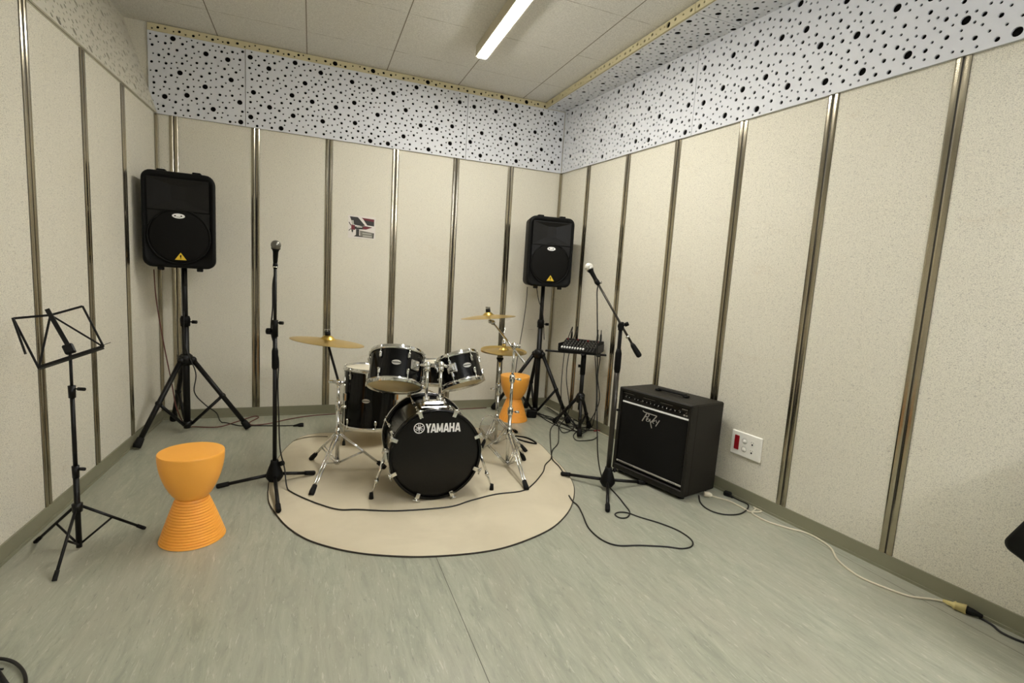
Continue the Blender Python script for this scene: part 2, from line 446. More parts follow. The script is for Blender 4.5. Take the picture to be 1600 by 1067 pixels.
# right wall: upright boards, then a level soffit and a short riser to the ceiling
ZS = 2.803
yj = -(onR(1092, 115)).y / math.cos(AL)
cuts = [.018, yj, yj + 1.9, yj + 3.8, LEN - .02]
for i in range(4):
    L0, L1 = cuts[i] + g, cuts[i + 1] - g
    perforated([(L0, ZT), (L1, ZT), (L1, ZS), (L0, ZS)], V((0, 0, 0)), rdir, UP, rn, 'perforated white acoustic board above the right wall, %s from the corner' % nth[i], 30 + i)
sx = lambda y: -.205 + (.035 * -y / 2.0)
def wx(y): return math.tan(AL) * -y
ys = [-.018, -1.95, -3.9, YF + .02]
for i in range(3):
    a, c = ys[i] - g, ys[i + 1] + g
    poly = [(sx(a), a), (sx(c), c), (wx(c) - .002, c), (wx(a) - .002, a)]
    perforated(poly, V((0, 0, ZS + .028)), V((1, 0, 0)), V((0, 1, 0)), V((0, 0, -1)), 'level perforated soffit board beside the right wall, %s from the corner' % nth[i], 50 + i, stand=.028, th=.004)
    d = (V((sx(c), c, 0)) - V((sx(a), a, 0))); L = d.length; d.normalize(); nn = V((-d.y, d.x, 0)) * -1
    if nn.x > 0: nn = -nn
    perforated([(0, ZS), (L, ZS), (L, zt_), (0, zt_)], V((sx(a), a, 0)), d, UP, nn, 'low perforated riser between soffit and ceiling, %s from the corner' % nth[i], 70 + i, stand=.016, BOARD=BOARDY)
# left wall: the band leans out a little towards the ceiling
t0, t1 = fl(187, 30, zc), fl(160, 0, zc)
tt = V((XL - .19, 0, zc)); lean = (V((tt.x - XL, 0, zc - ZT)))
lv = (lean - ldir * lean.dot(ldir)); lvL = lv.length; lv.normalize(); lnn = (lv.cross(ldir)).normalized()
if lnn.x < 0: lnn = -lnn
for i, (a, c) in enumerate(((.0, 1.9), (1.9, 3.8), (3.8, 5.7), (5.7, LENL - .02))):
    perforated([(a + g, 0), (c - g, 0), (c - g, lvL - .004), (a + g, lvL - .004)], LC + UP * ZT, ldir, lv, lnn, 'perforated white acoustic board above the left wall, %s from the corner' % nth[i], 90 + i, stand=.020, BOARD=BOARDL)
b = MB(); b.prism([(0, 0), (LENL, 0), (LENL, lvL + .05), (0, lvL + .05)], LC + UP * ZT, ldir, lv, .1, WALL, n=-lnn); trim(b, 'plain backing behind the left perforated band')

# ------------------------------------------------------------------ ceiling lamp
z_l = 2.782
pA, pB = fl(746.3, 88.5, z_l), fl(759, 91, z_l)
q1 = fl(811, 0, z_l); d1 = (q1 - pA); d1.z = 0; d1.normalize(); u1 = V((-d1.y, d1.x, 0)); u1 = u1 if u1.x > 0 else -u1
wl = (pB - pA).dot(u1); Ll = 1.7
lt = thing('ceiling_lamp', (pA.x, pA.y, zc), 'long fluorescent strip lamp fixed under the ceiling boards', 'lamp')
b = MB(); b.prism([(-.012, 0), (wl + .012, 0), (wl + .012, .075), (-.012, .075)], pA - d1 * .01 + V((0, 0, .0)), u1, UP, Ll + .02, LAMPB, n=d1); b.build('housing', lt)
b = MB(); b.prism([(0, -.006), (wl, -.006), (wl, 0), (0, 0)], pA, u1, UP, Ll, LAMPE, n=d1); b.build('diffuser', lt)
# made-up fill lamp, out of view behind the camera
# added to brighten ceiling and walls, so it glows both up and down
lc2 = V((-.55, -5.4, 2.30)); l2 = thing('added_fill_lamp', (lc2.x, lc2.y, zc), 'added unseen fill lamp hung across the rear of the room', 'lamp')
b = MB(); b.box(lc2, (1.7, .14, .04), LAMPB, bev=.006)
for x in (-.7, .7): b.rod(lc2 + V((x, 0, .02)), lc2 + V((x, 0, zc - lc2.z)), .003, CHROMED, 6)
b.build('housing', l2)
b = MB(); b.box(lc2 + UP * .023, (1.66, .12, .006), FILLU); b.build('upper_fill_panel', l2)
b = MB(); b.box(lc2 - UP * .023, (1.66, .12, .006), FILLD); b.build('lower_fill_panel', l2)

# ------------------------------------------------------------------ rug
RP = [(419, 770), (421, 787), (432, 805), (450, 825), (480, 844), (520, 857), (560, 865), (600, 869), (650, 871), (700, 869), (750, 864), (790, 856), (830, 842), (862, 826), (882, 808), (893, 790), (897, 768), (893, 752), (880, 733), (862, 714), (842, 694), (815, 681), (770, 672), (700, 666), (600, 668), (540, 676), (500, 678), (470, 684), (448, 700), (432, 722), (422, 748)]
rp = [fl(x, y) for x, y in RP]
rp = spline(rp + [rp[0]], 5)[:-1]
RT = .007
def in_rug(p):
    c = False; k = len(rp)
    for i in range(k):
        a, d = rp[i], rp[i - 1]
        if (a.y > p.y) != (d.y > p.y) and p.x < (d.x - a.x) * (p.y - a.y) / (d.y - a.y) + a.x: c = not c
    return c
def gz(p): return RT if in_rug(p) else 0.0
rg = thing('rug', (-1.5, -1.5, 0), 'large round beige carpet mat with a dark edge under the drums', 'rug')
b = MB(); b.prism([(p.x, p.y) for p in rp], (0, 0, .0005), (1, 0, 0), (0, 1, 0), RT - .0005, RUG); b.build('pile', rg)
b = MB(); b.tube([V((p.x, p.y, .0035)) for p in rp], .0042, mat('dark_rug_binding', (52, 46, 38), .9), 6, closed=True); b.build('edge_binding', rg)

# ------------------------------------------------------------------ generic stand pieces
def tripod(root, ax, feet, z_hub, z_low, r, m, foot_m=RUB, frac=.5, r_br=None, double=False, foot_r=None, hub_r=.03):
    hub = MB(); hub.lathe([(0, z_hub - .035), (hub_r, z_hub - .035), (hub_r, z_hub + .03), (hub_r * .6, z_hub + .045), (0, z_hub + .045)], (ax[0], ax[1], 0), UP, m, 16)
    hub.build('leg_collar', root)
    low = MB(); low.lathe([(0, z_low - .012), (hub_r * .75, z_low - .012), (hub_r * .75, z_low + .02), (0, z_low + .02)], (ax[0], ax[1], 0), UP, m, 14); low.build('brace_collar', root)
    for f in feet:
        f = V(f)
        for o_, n_ in ((V((0, 0, 0)), rn), (LC, ln), (V((0, 0, 0)), V((0, -1, 0)))):
            k_ = (f - o_).dot(n_)
            if k_ < .045: f += n_ * (.045 - k_)
        g0 = gz(f); f.z = g0 + r * 1.05
        d = (f - V((ax[0], ax[1], f.z))); d.z = 0; d.normalize(); sd = V((-d.y, d.x, 0))
        top = V((ax[0], ax[1], z_hub)) + d * hub_r
        leg = MB()
        if double:
            for q in (-1, 1): leg.rod(top + sd * q * .011, f + sd * q * .006, r, m, 8)
        else: leg.rod(top, f, r, m, 10)
        leg.ball(top, r * 1.5, m, 8)
        lo = leg.build('leg', root)
        ft = MB(); w_ = (top - f).normalized(); fr = foot_r or r * 1.6
        ft.tube([f - V((0, 0, r * .3)) , f + w_ * .018, f + w_ * .06], [fr * 1.05, fr * 1.15, fr * .95], foot_m, 10); ft.build('rubber_foot', lo)
        mid = top.lerp(f, frac); lowp = V((ax[0], ax[1], z_low)) + d * hub_r * .7
        br = MB(); rb = r_br or r * .6
        if double:
            for q in (-1, 1): br.rod(mid + sd * q * .012, lowp + sd * q * .009, rb, m, 6)
        else: br.rod(mid, lowp, rb, m, 8)
        br.ball(mid, r * 1.35, m, 8); br.build('brace', root)
def knob(root, p, d, m=BLACKP, L=.035, r=.012, name='knob'):
    b = MB(); d = V(d).normalized(); p = V(p); b.rod(p, p + d * L * .6, r * .4, m, 8); b.rod(p + d * L * .55, p + d * (L + .014), r, m, 10); return b.build(name, root)

# ------------------------------------------------------------------ PA loudspeakers on tripods
def speaker(ax, yaw, zb, w, h, label, tilt=None, loc=None):
    n = V((math.sin(yaw), -math.cos(yaw), 0)); u = V((math.cos(yaw), math.sin(yaw), 0))
    c0 = V((ax[0], ax[1], zb)) + n * .15
    root = thing('pa_loudspeaker', loc or (ax[0], ax[1], zb), label, 'loudspeaker', None)
    A = tilt or M3.Identity(3)
    def P(x, y, z): return c0 + A @ (u * x + UP * y + n * z)          # y up from the base, z out of the front
    def rr(w_, y0, y1, r, k=5):
        out = []
        for cx, cy_, a0 in ((w_ / 2 - r, y1 - r, 0), (-w_ / 2 + r, y1 - r, pi / 2), (-w_ / 2 + r, y0 + r, pi), (w_ / 2 - r, y0 + r, 1.5 * pi)):
            for i in range(k + 1):
                a = a0 + pi / 2 * i / k; out.append((cx + r * math.cos(a), cy_ + r * math.sin(a)))
        return out
    b = MB(); secs = [(.955, .012, 0.006), (1.0, 0, -.012), (.99, .002, -.06), (.86, .004, -.22), (.70, .012, -.33), (.66, .03, -.345)]
    vs = []; k = 24
    for sc, ins, dz in secs:
        vs += [P(x, y, dz) for x, y in rr(w * sc, ins, h - ins, .055 if sc > .9 else .045)]
    fs = []
    for i in range(len(secs) - 1):
        for j in range(k): fs.append((i * k + j, i * k + (j + 1) % k, (i + 1) * k + (j + 1) % k, (i + 1) * k + j))
    fs.append(tuple((len(secs) - 1) * k + j for j in range(k)))
    # sunk baffle
    base = len(vs); vs += [P(x, y, -.008) for x, y in rr(w * .90, .03, h - .028, .045)]
    for j in range(k): fs.append((j, (j + 1) % k, base + (j + 1) % k, base + j))
    fs.append(tuple(base + j for j in range(k)))
    b.add(vs, fs, BLACKP, True); b.build('cabinet', root)
    # woofer grille
    wr = w * .43; wc = h * .33
    b = MB(); b.lathe([(0, .012), (wr * .5, .011), (wr * .9, .006), (wr, 0), (wr, -.012)], P(0, wc, -.004), A @ n, GRILLE, 40); b.ring(P(0, wc, -.002), A @ n, wr, .006, BLACKP, 48, 6); b.build('woofer_grille', root)
    # horn: sunk funnel with raised lip
    b = MB(); o4 = [(-w * .42, h * .60), (w * .42, h * .60), (w * .42, h * .93), (-w * .42, h * .93)]
    i4 = [(-w * .1, h * .71), (w * .1, h * .71), (w * .1, h * .86), (-w * .1, h * .86)]
    vs = [P(x, y, .004) for x, y in o4] + [P(x * .97, y + (.006 if y < h * .7 else -.006), .004) for x, y in o4] + [P(x, y, -.0075) for x, y in i4]
    b.add(vs, [(i, (i + 1) % 4, 4 + (i + 1) % 4, 4 + i) for i in range(4)] + [(4 + i, 4 + (i + 1) % 4, 8 + (i + 1) % 4, 8 + i) for i in range(4)] + [(8, 9, 10, 11)], BLACKM); b.build('horn', root)
    for sx_ in (-1, 1):                     # corner gussets beside the woofer
        b = MB(); b.prism([(sx_ * w * .42, h * .59), (sx_ * w * .20, h * .59), (sx_ * w * .42, h * .44)], P(0, 0, -.006), A @ u, A @ UP, .008, BLACKM, n=A @ n); b.build('corner_port', root)
    b = MB(); lc = P(.0, h * .545, .008)
    b.prism([(.036 * math.cos(2 * pi * i / 24), .0155 * math.sin(2 * pi * i / 24)) for i in range(24)], lc, A @ u, A @ UP, .003, WHITE, n=A @ n)
    for x in (-.019, .016): b.prism([(x - .005, -.004), (x + .005, -.004), (x + .004, .004), (x - .004, .004)], lc + A @ n * .003, A @ u, A @ UP, .0006, FELT, n=A @ n)
    b.prism([(-.012, -.008), (.012, -.008), (.01, -.0055), (-.01, -.0055)], lc + A @ n * .003, A @ u, A @ UP, .0006, FELT, n=A @ n)
    tag(b.build('logo_badge', root), 'white oval badge')
    b = MB(); tcn = P(.008, h * .085, .008)
    b.prism([(-.033, 0), (.033, 0), (0, .048)], tcn, A @ u, A @ UP, .002, YELLOW, n=A @ n)
    b.prism([(-.003, .014), (.003, .014), (.0045, .032), (-.0045, .032)], tcn + A @ n * .002, A @ u, A @ UP, .0006, FELT, n=A @ n)
    b.prism([(-.003, .006), (.003, .006), (.003, .011), (-.003, .011)], tcn + A @ n * .002, A @ u, A @ UP, .0006, FELT, n=A @ n)
    tag(b.build('warning_triangle', root), 'yellow warning triangle')
    for sx_ in (-1, 1):
        b = MB(); b.box(P(sx_ * w * .27, -.008, -.03), (.035, .03, .024), RUB, A @ M3((u, -n, UP)).transposed(), .004); b.build('foot', root)
        b = MB(); b.box(P(sx_ * w * .24, h + .003, -.05), (.05, .05, .02), BLACKP, A @ M3((u, -n, UP)).transposed(), .004); b.build('stacking_lug', root)
    return root
def pa_stand(ax, feet, py_hub, py_low, z_top, label):
    root = thing('speaker_stand', (ax[0], ax[1], 0), label, 'stand')
    zh, zl = zat(ax, py_hub), max(.05, zat(ax, py_low))
    b = MB(); b.rod((ax[0], ax[1], zl - .03), (ax[0], ax[1], zh + .28), .0225, BLACKM, 14); b.build('lower_pole', root)
    b = MB(); b.rod((ax[0], ax[1], zh + .2), (ax[0], ax[1], z_top), .0175, BLACKM, 14); b.build('upper_pole', root)
    b = MB(); b.lathe([(0, 0), (.03, 0), (.032, .05), (.026, .07), (0, .07)], (ax[0], ax[1], zh + .24), UP, BLACKP, 16); b.build('height_clamp', root)
    knob(root, (ax[0] + .025, ax[1], zh + .27), (1, -.3, 0))
    tripod(root, ax, feet, zh, zl, .0165, BLACKM, r_br=.011, frac=.52, foot_r=.022, hub_r=.042)
    return root
axL = (-3.02, -.37)
pa_stand(axL, [fl(197, 703), fl(388, 671), V((-3.17, -.07, 0))], 562, 662, 1.21, 'black tripod speaker stand in the left back corner')
spL = speaker(axL, .03, 1.172, .412, .617, 'black loudspeaker on the tripod in the left back corner')
axR = (-.30, -.40)
pa_stand(axR, [fl(770, 640), fl(888, 663), V((-.26, -.10, 0))], 553, 640, 1.22, 'black tripod speaker stand behind the hi-hat, right back corner')
spR = speaker(axR, -.13, 1.185, .40, .585, 'black loudspeaker on the tripod in the right back corner')

# speaker of which only a corner shows at the right edge
pc = onpl(1573, 856, onR(1573, 856) + rn * .42, rn)
A = M3.Rotation(math.radians(-24), 3, rn)
ee = thing('monitor_loudspeaker', (pc.x, pc.y - .2, 0), 'black box corner poking in at the right edge, before the wall', 'loudspeaker')
uu = rdir.copy(); b = MB()
def PM(x, y, z): return pc + A @ (uu * x + UP * y) - rn * z
def rr2(w, h, r, i):
    out = []
    for cx, cy_, a0 in ((w - r - i, h - r - i, 0), (r + i, h - r - i, pi / 2), (r + i, r + i, pi), (w - r - i, r + i, 1.5 * pi)):
        for k in range(6): out.append((cx + r * math.cos(a0 + pi / 2 * k / 5), cy_ + r * math.sin(a0 + pi / 2 * k / 5)))
    return out
secs = [(.012, 0), (0, .012), (0, .24), (.012, .25)]; vs = []; fs = []
for i, dz in secs: vs += [PM(x - .02, y - .008, dz) for x, y in rr2(.42, .56, .03, i)]
for s_ in range(3):
    for j in range(24): fs.append((s_ * 24 + j, s_ * 24 + (j + 1) % 24, s_ * 24 + 24 + (j + 1) % 24, s_ * 24 + 24 + j))
fs += [tuple(range(24)), tuple(range(72, 96))]
b.add(vs, fs, BLACKP, True); b.build('cabinet', ee)
b = MB(); b.box(PM(.06, -.016, .08), (.03, .05, .026), RUB, bev=.004); b.build('foot', ee)
b = MB(); pm = PM(.36, .2, .13); b.rod((pm.x, pm.y, 0.02), (pm.x, pm.y, pm.z), .02, BLACKM, 12); b.lathe([(0, 0), (.16, 0), (.15, .02), (0, .03)], (pm.x, pm.y, 0), UP, BLACKM, 24); b.build('stand_pole', ee)

# ------------------------------------------------------------------ orange stools
def stool(c, label, py=None):
    root = thing('stool', (c.x, c.y, 0), label, 'stool', 'orange hourglass stools'); Hs = .397; rt = .1285
    b = MB(); b.lathe([(0, Hs), (rt * .985, Hs)], c, UP, ORANGE, 48, False); prof = [(rt * .985, Hs), (rt, Hs - .003), (rt * 1.002, Hs - .008)]
    for i in range(1, 15):
        t = i / 14; prof.append((rt * (.47 + .53 * math.cos(t * pi / 2) ** .72) if t < 1 else rt * .47, Hs - .008 - t * (Hs * .515 - .008)))
    b.lathe(prof, c, UP, ORANGE, 48); b.build('seat', root)
    b = MB(); zw = Hs * .485; prof = [(rt * .45, zw + .002)]
    nr = 17
    for i in range(nr):
        for q, k in ((0, 0), (.14, .0055), (.78, .0055), (.90, 0)):
            t = (i + q) / nr; r_ = rt * (.47 + .53 * (t ** .92)); prof.append((r_ + k - .003, zw * (1 - t)))
    prof += [(rt * .99, .0), (0, 0)]
    b.lathe(prof, c, UP, ORANGE, 48, False); b.build('ribbed_base', root)
    return root
s1 = stool(fl(301.5, 838), 'orange hourglass stool in front, between music stand and microphone stand')
c2 = fl(801, 655)
s2 = s1.copy(); COL.objects.link(s2); s2.location = (c2.x, c2.y, 0); s2['label'] = 'orange hourglass stool farther back, behind the hi-hat stand'
for ch in list(s1.children):
    c = ch.copy(); COL.objects.link(c); c.parent = s2

# ------------------------------------------------------------------ music stand
def music_stand():
    ax = fl(124, 858); zt0 = zat(ax, 549)
    ax = V((ax.x, ax.y, 0))
    root = thing('music_stand', ax, 'black folding music stand by the left wall', 'music stand')
    feet = [fl(57, 848), fl(224, 827), fl(86, 907)]
    zh, zl = zat(ax, 792), max(.025, zat(ax, 850))
    m = BLACKM
    b = MB(); b.rod(ax + UP * (zl - .015), ax + UP * (zh + .16), .0105, m, 10); b.build('lower_tube', root)
    b = MB(); b.rod(ax + UP * (zh + .13), ax + UP * zat(ax, 612), .008, m, 10); b.build('middle_tube', root)
    b = MB(); b.rod(ax + UP * (zat(ax, 618)), ax + UP * zt0, .0055, m, 10); b.build('upper_tube', root)
    for py in (735, 610):
        z = zat(ax, py); b = MB(); b.lathe([(0, -.03), (.012, -.03), (.013, .02), (0, .02)], ax + UP * z, UP, m, 12); cl = b.build('clamp_collar', root)
        d = R @ V((1, 0, 0)); d.z = 0; k = knob(cl, ax + UP * (z + .008) + d.normalized() * .008, d, m, .03 if py == 610 else .016, .007)
    hub = MB(); hub.lathe([(0, zh - .02), (.017, zh - .02), (.019, zh + .015), (0, zh + .02)], ax, UP, m, 14); hub.build('leg_collar', root)
    for f in feet:
        f.z = .008; d = f - V((ax.x, ax.y, f.z)); d.normalize()
        top = ax + UP * zh + d * .014; leg = MB(); leg.rod(top, f, .006, m, 8); lo = leg.build('leg', root)
        ft = MB(); w_ = (top - f).normalized(); ft.tube([f - w_ * .008, f + w_ * .03], [.0085, .008], RUB, 8); ft.build('rubber_foot', lo)
        br = MB(); br.rod(top.lerp(f, .48), ax + UP * zl + d * .008, .0045, m, 8); br.build('brace', root)
    # desk: plane through the top of the tube, leaning back
    P0 = ax + UP * zt0; to = (CAM - P0); to.z = 0; to.normalize()
    # the desk is turned: its right end points a little away from the photographer
    to = M3.Rotation(math.radians(-14), 3, UP) @ to
    nrm = (to * math.cos(math.radians(24)) + UP * math.sin(math.radians(24))).normalized()
    Q = lambda x, y, k=0: onpl(x, y, P0 + nrm * k, nrm)
    TL, TR, BL, BR, CT, CB = Q(20.5, 497), Q(128.8, 478), Q(60.5, 575), Q(162, 542), Q(73.6, 483), Q(113, 551)
    def flat(a, c, wd, th, name, k=0, lab=None):
        b = MB(); x = (c - a).normalized(); y = nrm.cross(x)
        b.box((a + c) / 2 + nrm * k, ((c - a).length, wd, th), m, M3((x, y, nrm)).transposed(), .001); return b.build(name, root)
    flat(CT, CB, .016, .006, 'spine', .002)
    CTm = CT.lerp(CB, .13)
    flat(TL, CTm, .009, .004, 'top_bar', -.003); flat(CTm, TR, .009, .004, 'top_bar', -.003)
    flat(TL, BL, .008, .003, 'side_bar'); flat(TR, BR, .008, .003, 'side_bar')
    flat(BL, CTm, .008, .003, 'diagonal_bar', -.001); flat(BR, CTm, .007, .003, 'diagonal_bar', -.001)
    flat(TL, Q(41, 554, .02), .008, .003, 'page_holder', .006)
    b = MB(); x = (BR - BL).normalized(); y = nrm.cross(x)
    A = M3((x, y, nrm)).transposed(); c = (BL + BR) / 2
    b.box(c, ((BR - BL).length, .018, .003), m, A); b.box(c + nrm * .012 - y * .008, ((BR - BL).length, .003, .024), m, A); b.build('bottom_ledge', root)
    b = MB(); b.box(P0 + nrm * -.004 + y * .012, (.035, .04, .022), m, A, .004); b.build('tilt_joint', root)
    b = MB(); b.tube(spline([BR - x * .1 + nrm * .026, BR - x * .04 + nrm * .03 - y * .004, BR + x * .03 + nrm * .026]), .0012, m, 6); b.build('page_wire', root)
music_stand()

# ------------------------------------------------------------------ microphone stands
def mic(name_label, p, d, L=.16, white=False):
    d = V(d).normalized(); root = thing('microphone', p, name_label, 'microphone')
    b = MB(); b.lathe([(0, 0), (.010, 0), (.0115, .01), (.014, L * .55), (.019, L * .66), (.019, L * .68), (0, L * .68)], p, d, BLACKP, 16); b.build('handle', root)
    b = MB(); c = V(p) + d * (L * .68 + .021); gm = mat('pale_grille_mesh', (222, 220, 210), .45, .2) if white else mat('steel_grille_mesh', (120, 118, 110), .35, .7)
    b.lathe([(.019, -.021)] + [(.0255 * math.sin(pi * t / 10), -.0255 * math.cos(pi * t / 10)) for t in range(3, 11)], c, d, gm, 18); b.build('grille_ball', root)
    b = MB(); b.ring(V(p) + d * (L * .68 + .003), d, .0205, .003, BLACKP if not white else CHROMED, 24, 6); b.build('collar', root)
    return root
def mic_base(root, hub, feet):
    m = BLACKM; zh = hub.z
    g0 = gz(hub)
    b = MB(); b.lathe([(0, g0 + .02), (.032, g0 + .022), (.046, g0 + .045), (.043, g0 + .065), (.022, g0 + .125), (.02, g0 + .14), (0, g0 + .14)], (hub.x, hub.y, 0), UP, BLACKP, 20); b.build('base_hub', root)
    for f in feet:
        f = V(f); f.z = gz(f) + .014; d = f - V((hub.x, hub.y, f.z)); d.z = 0; d.normalize()
        top = V((hub.x, hub.y, g0 + .055)) + d * .03
        b = MB(); b.rod(top, f, .0095, m, 10); lo = b.build('leg', root)
        w_ = (top - f).normalized(); b = MB(); b.tube([f - w_ * .012, f - w_ * .006, f + w_ * .05], [.010, .0135, .013], RUB, 10); b.build('end_cap', lo)
    return g0
def mic_left():
    f = [fl(342, 763), fl(489, 744), fl(435, 803)]
    hub = fl(429, 758); root = thing('microphone_stand', hub, 'upright black microphone stand at the left rim of the rug', 'microphone stand')
    g0 = mic_base(root, hub, f)
    ax = lambda py: V((hub.x, hub.y, zat(hub, py)))
    b = MB(); b.rod(V((hub.x, hub.y, g0 + .1)), ax(520), .0115, BLACKM, 12); b.build('lower_tube', root)
    b = MB(); b.tube([ax(577), ax(574), ax(548), ax(543)], [.012, .0165, .0165, .012], BLACKP, 12); b.build('grip_clutch', root)
    b = MB(); b.rod(ax(525), ax(418), .0085, BLACKM, 12); b.build('upper_tube', root)
    b = MB(); b.rod(ax(526), ax(500), .0155, BLACKP, 12); j = b.build('boom_joint', root)
    s = R @ V((1, 0, 0)); s.z = 0; s.normalize()
    knob(j, ax(504) + s * .014, s, BLACKP, .016, .009); knob(j, ax(518) - s * .014, -s, BLACKP, .016, .017)
    knob(root, V((hub.x, hub.y, g0 + .115)) + s * .018, s + UP * .4, BLACKP, .02, .014)
    b = MB(); b.tube([ax(420), ax(416), ax(409)], [.009, .013, .010], BLACKP, 12); b.ring(ax(417), UP, .0115, .003, CHROMED, 20, 6); b.build('mic_clip', root)
    p = ax(411) ; mic('microphone with a pale steel grille on the upright stand', p, V((.05, -.35, 1)), .115)
    return hub, ax
hubL, axmL = mic_left()
def mic_right():
    f = [fl(879, 745), fl(1006, 757), fl(949, 800)]
    hub = fl(948, 764); root = thing('microphone_stand', hub, 'black boom microphone stand in front of the amplifier', 'microphone stand')
    g0 = mic_base(root, hub, f)
    ax = lambda py: V((hub.x, hub.y, zat(hub, py)))
    b = MB(); b.rod(V((hub.x, hub.y, g0 + .1)), ax(575), .0158, mat('worn_black_tube', (52, 48, 42), .3, .5), 12); b.build('lower_tube', root)
    b = MB(); b.tube([ax(582), ax(576), ax(552), ax(545)], [.016, .0195, .0195, .013], BLACKP, 12); b.build('grip_clutch', root)
    b = MB(); b.rod(ax(560), ax(512), .0115, BLACKM, 12); b.build('upper_tube', root)
    s = R @ V((1, 0, 0)); s.z = 0; s.normalize()
    knob(root, ax(640) + s * .012, s, BLACKP, .012, .007); knob(root, V((hub.x, hub.y, g0 + .115)) + s * .018, s + UP * .4, BLACKP, .02, .014)
    J = ax(509) + (CAM - hub).normalized() * .03
    b = MB(); tocam = V((CAM.x - hub.x, CAM.y - hub.y, 0)).normalized()
    b.rod(ax(516), ax(503), .016, BLACKP, 12); b.rod(ax(509) - tocam * .02, ax(509) + tocam * .045, .019, BLACKP, 14); jo = b.build('boom_joint', root)
    knob(jo, ax(509) - tocam * .01 + s * .012, s + UP * .5, BLACKP, .02, .012)
    # boom swings away from the photographer at its microphone end
    n2 = (tocam + s * .0).normalized()
    e1 = onpl(933, 441, J - tocam * .12, n2); e0 = onpl(989, 540, J + tocam * .05, n2); e00 = onpl(997, 553, J + tocam * .06, n2)
    b = MB(); b.rod(e0, e1, .0072, mat('worn_black_tube', (52, 48, 42), .3, .5), 10); b.build('boom', root)
    b = MB(); d = (e00 - e0).normalized(); b.tube([e0 - d * .015, e0, e0 + d * .04, e00 + d * .012, e00 + d * .02], [.009, .014, .0165, .016, .009], BLACKP, 12); b.build('counterweight', root)
    e3 = e0.lerp(e1, .13); b = MB(); b.rod(e3 - d * .006, e3 + d * .006, .0135, CHROMED, 12); b.build('boom_ring', root)
    md = (e1 - e0).normalized()
    b = MB(); b.tube([e1 - md * .02, e1, e1 + md * .03], [.010, .016, .012], BLACKP, 12); b.rod(e1 + s * .012, e1 + s * .028, .008, CHROMED, 8); b.build('mic_clip', root)
    mic('microphone with a whitish grille on the boom stand', e1 + md * .002, (onpl(921, 419, J - tocam * .14, n2) - e1), .125, True)
    return hub, ax, e1
hubR, axmR, boomtip = mic_right()

# ------------------------------------------------------------------ drums
def lug(b, p, ax, out, L, m=CHROME):
    """small teardrop lug on a shell"""
    s = out.cross(ax).normalized(); A = M3((s, ax, out)).transposed()
    b.box(p + out * .006, (.017, L, .016), m, A, .005); b.ball(p + out * .012 + ax * L * .3, .0075, m, 8)
def badge(root, p, u, v, n, w=.05):
    b = MB(); h = w * .55
    b.prism([(w / 2 * math.cos(2 * pi * i / 20), h / 2 * math.sin(2 * pi * i / 20)) for i in range(20)], p, u, v, .004, SILVER, n=n)
    b.box(p + n * .0042, (w * .95, w * .09, .0006), FELT, M3((u, v, n)).transposed()); return tag(b.build('badge', root), 'silver oval badge')
def drum(root, c, ax, r, h, nl=6, a0=0.0, top=HEADW, bot=HEADC, lugL=.035, badge_dir=None):
    """c = middle of the shell"""
    ax = V(ax).normalized(); c = V(c)
    b = MB(); b.lathe([(r, -h / 2), (r, h / 2)], c, ax, DRUM, 48); b.build('shell', root)
    for s_, m, nm in ((1, top, 'batter_head'), (-1, bot, 'resonant_head')):
        b = MB(); b.lathe([(0, h / 2 + .004), (r * .97, h / 2 + .004), (r * 1.01, h / 2 - .002), (r * 1.01, h / 2 - .006)], c, ax * s_, m, 48); b.build(nm, root)
        b = MB(); b.lathe([(r * 1.015, h / 2 - .010), (r * 1.055, h / 2 - .010), (r * 1.05, h / 2 + .002), (r * 1.035, h / 2 + .004), (r * 1.035, h / 2 + .014), (r * 1.015, h / 2 + .016), (r * 1.012, h / 2 - .010)], c, ax * s_, CHROME, 48)
        hp = b.build('hoop', root)
    u = ax.orthogonal().normalized(); w = ax.cross(u)
    # start angle measured from the direction towards the photographer
    f = CAM - c; f = (f - ax * f.dot(ax)).normalized(); g_ = ax.cross(f)
    for k in range(nl):
        a = a0 + 2 * pi * k / nl; o = f * math.cos(a) + g_ * math.sin(a)
        for s_ in (1, -1):
            b = MB(); p = c + ax * s_ * (h / 2 - .045) + o * r
            lug(b, p, ax, o, lugL); b.rod(p + o * .012, c + ax * s_ * (h / 2 + .006) + o * (r * 1.045), .003, CHROME, 6)
            b.rod(c + ax * s_ * (h / 2 - .012) + o * (r * 1.06), c + ax * s_ * (h / 2 + .014) + o * (r * 1.06), .005, CHROME, 6)
            b.build('lug', root)
    if badge_dir is not None:
        o = f * math.cos(badge_dir) + g_ * math.sin(badge_dir); badge(root, c + o * (r - .0005), g_ * math.cos(badge_dir) - f * math.sin(badge_dir), ax, o, .052)
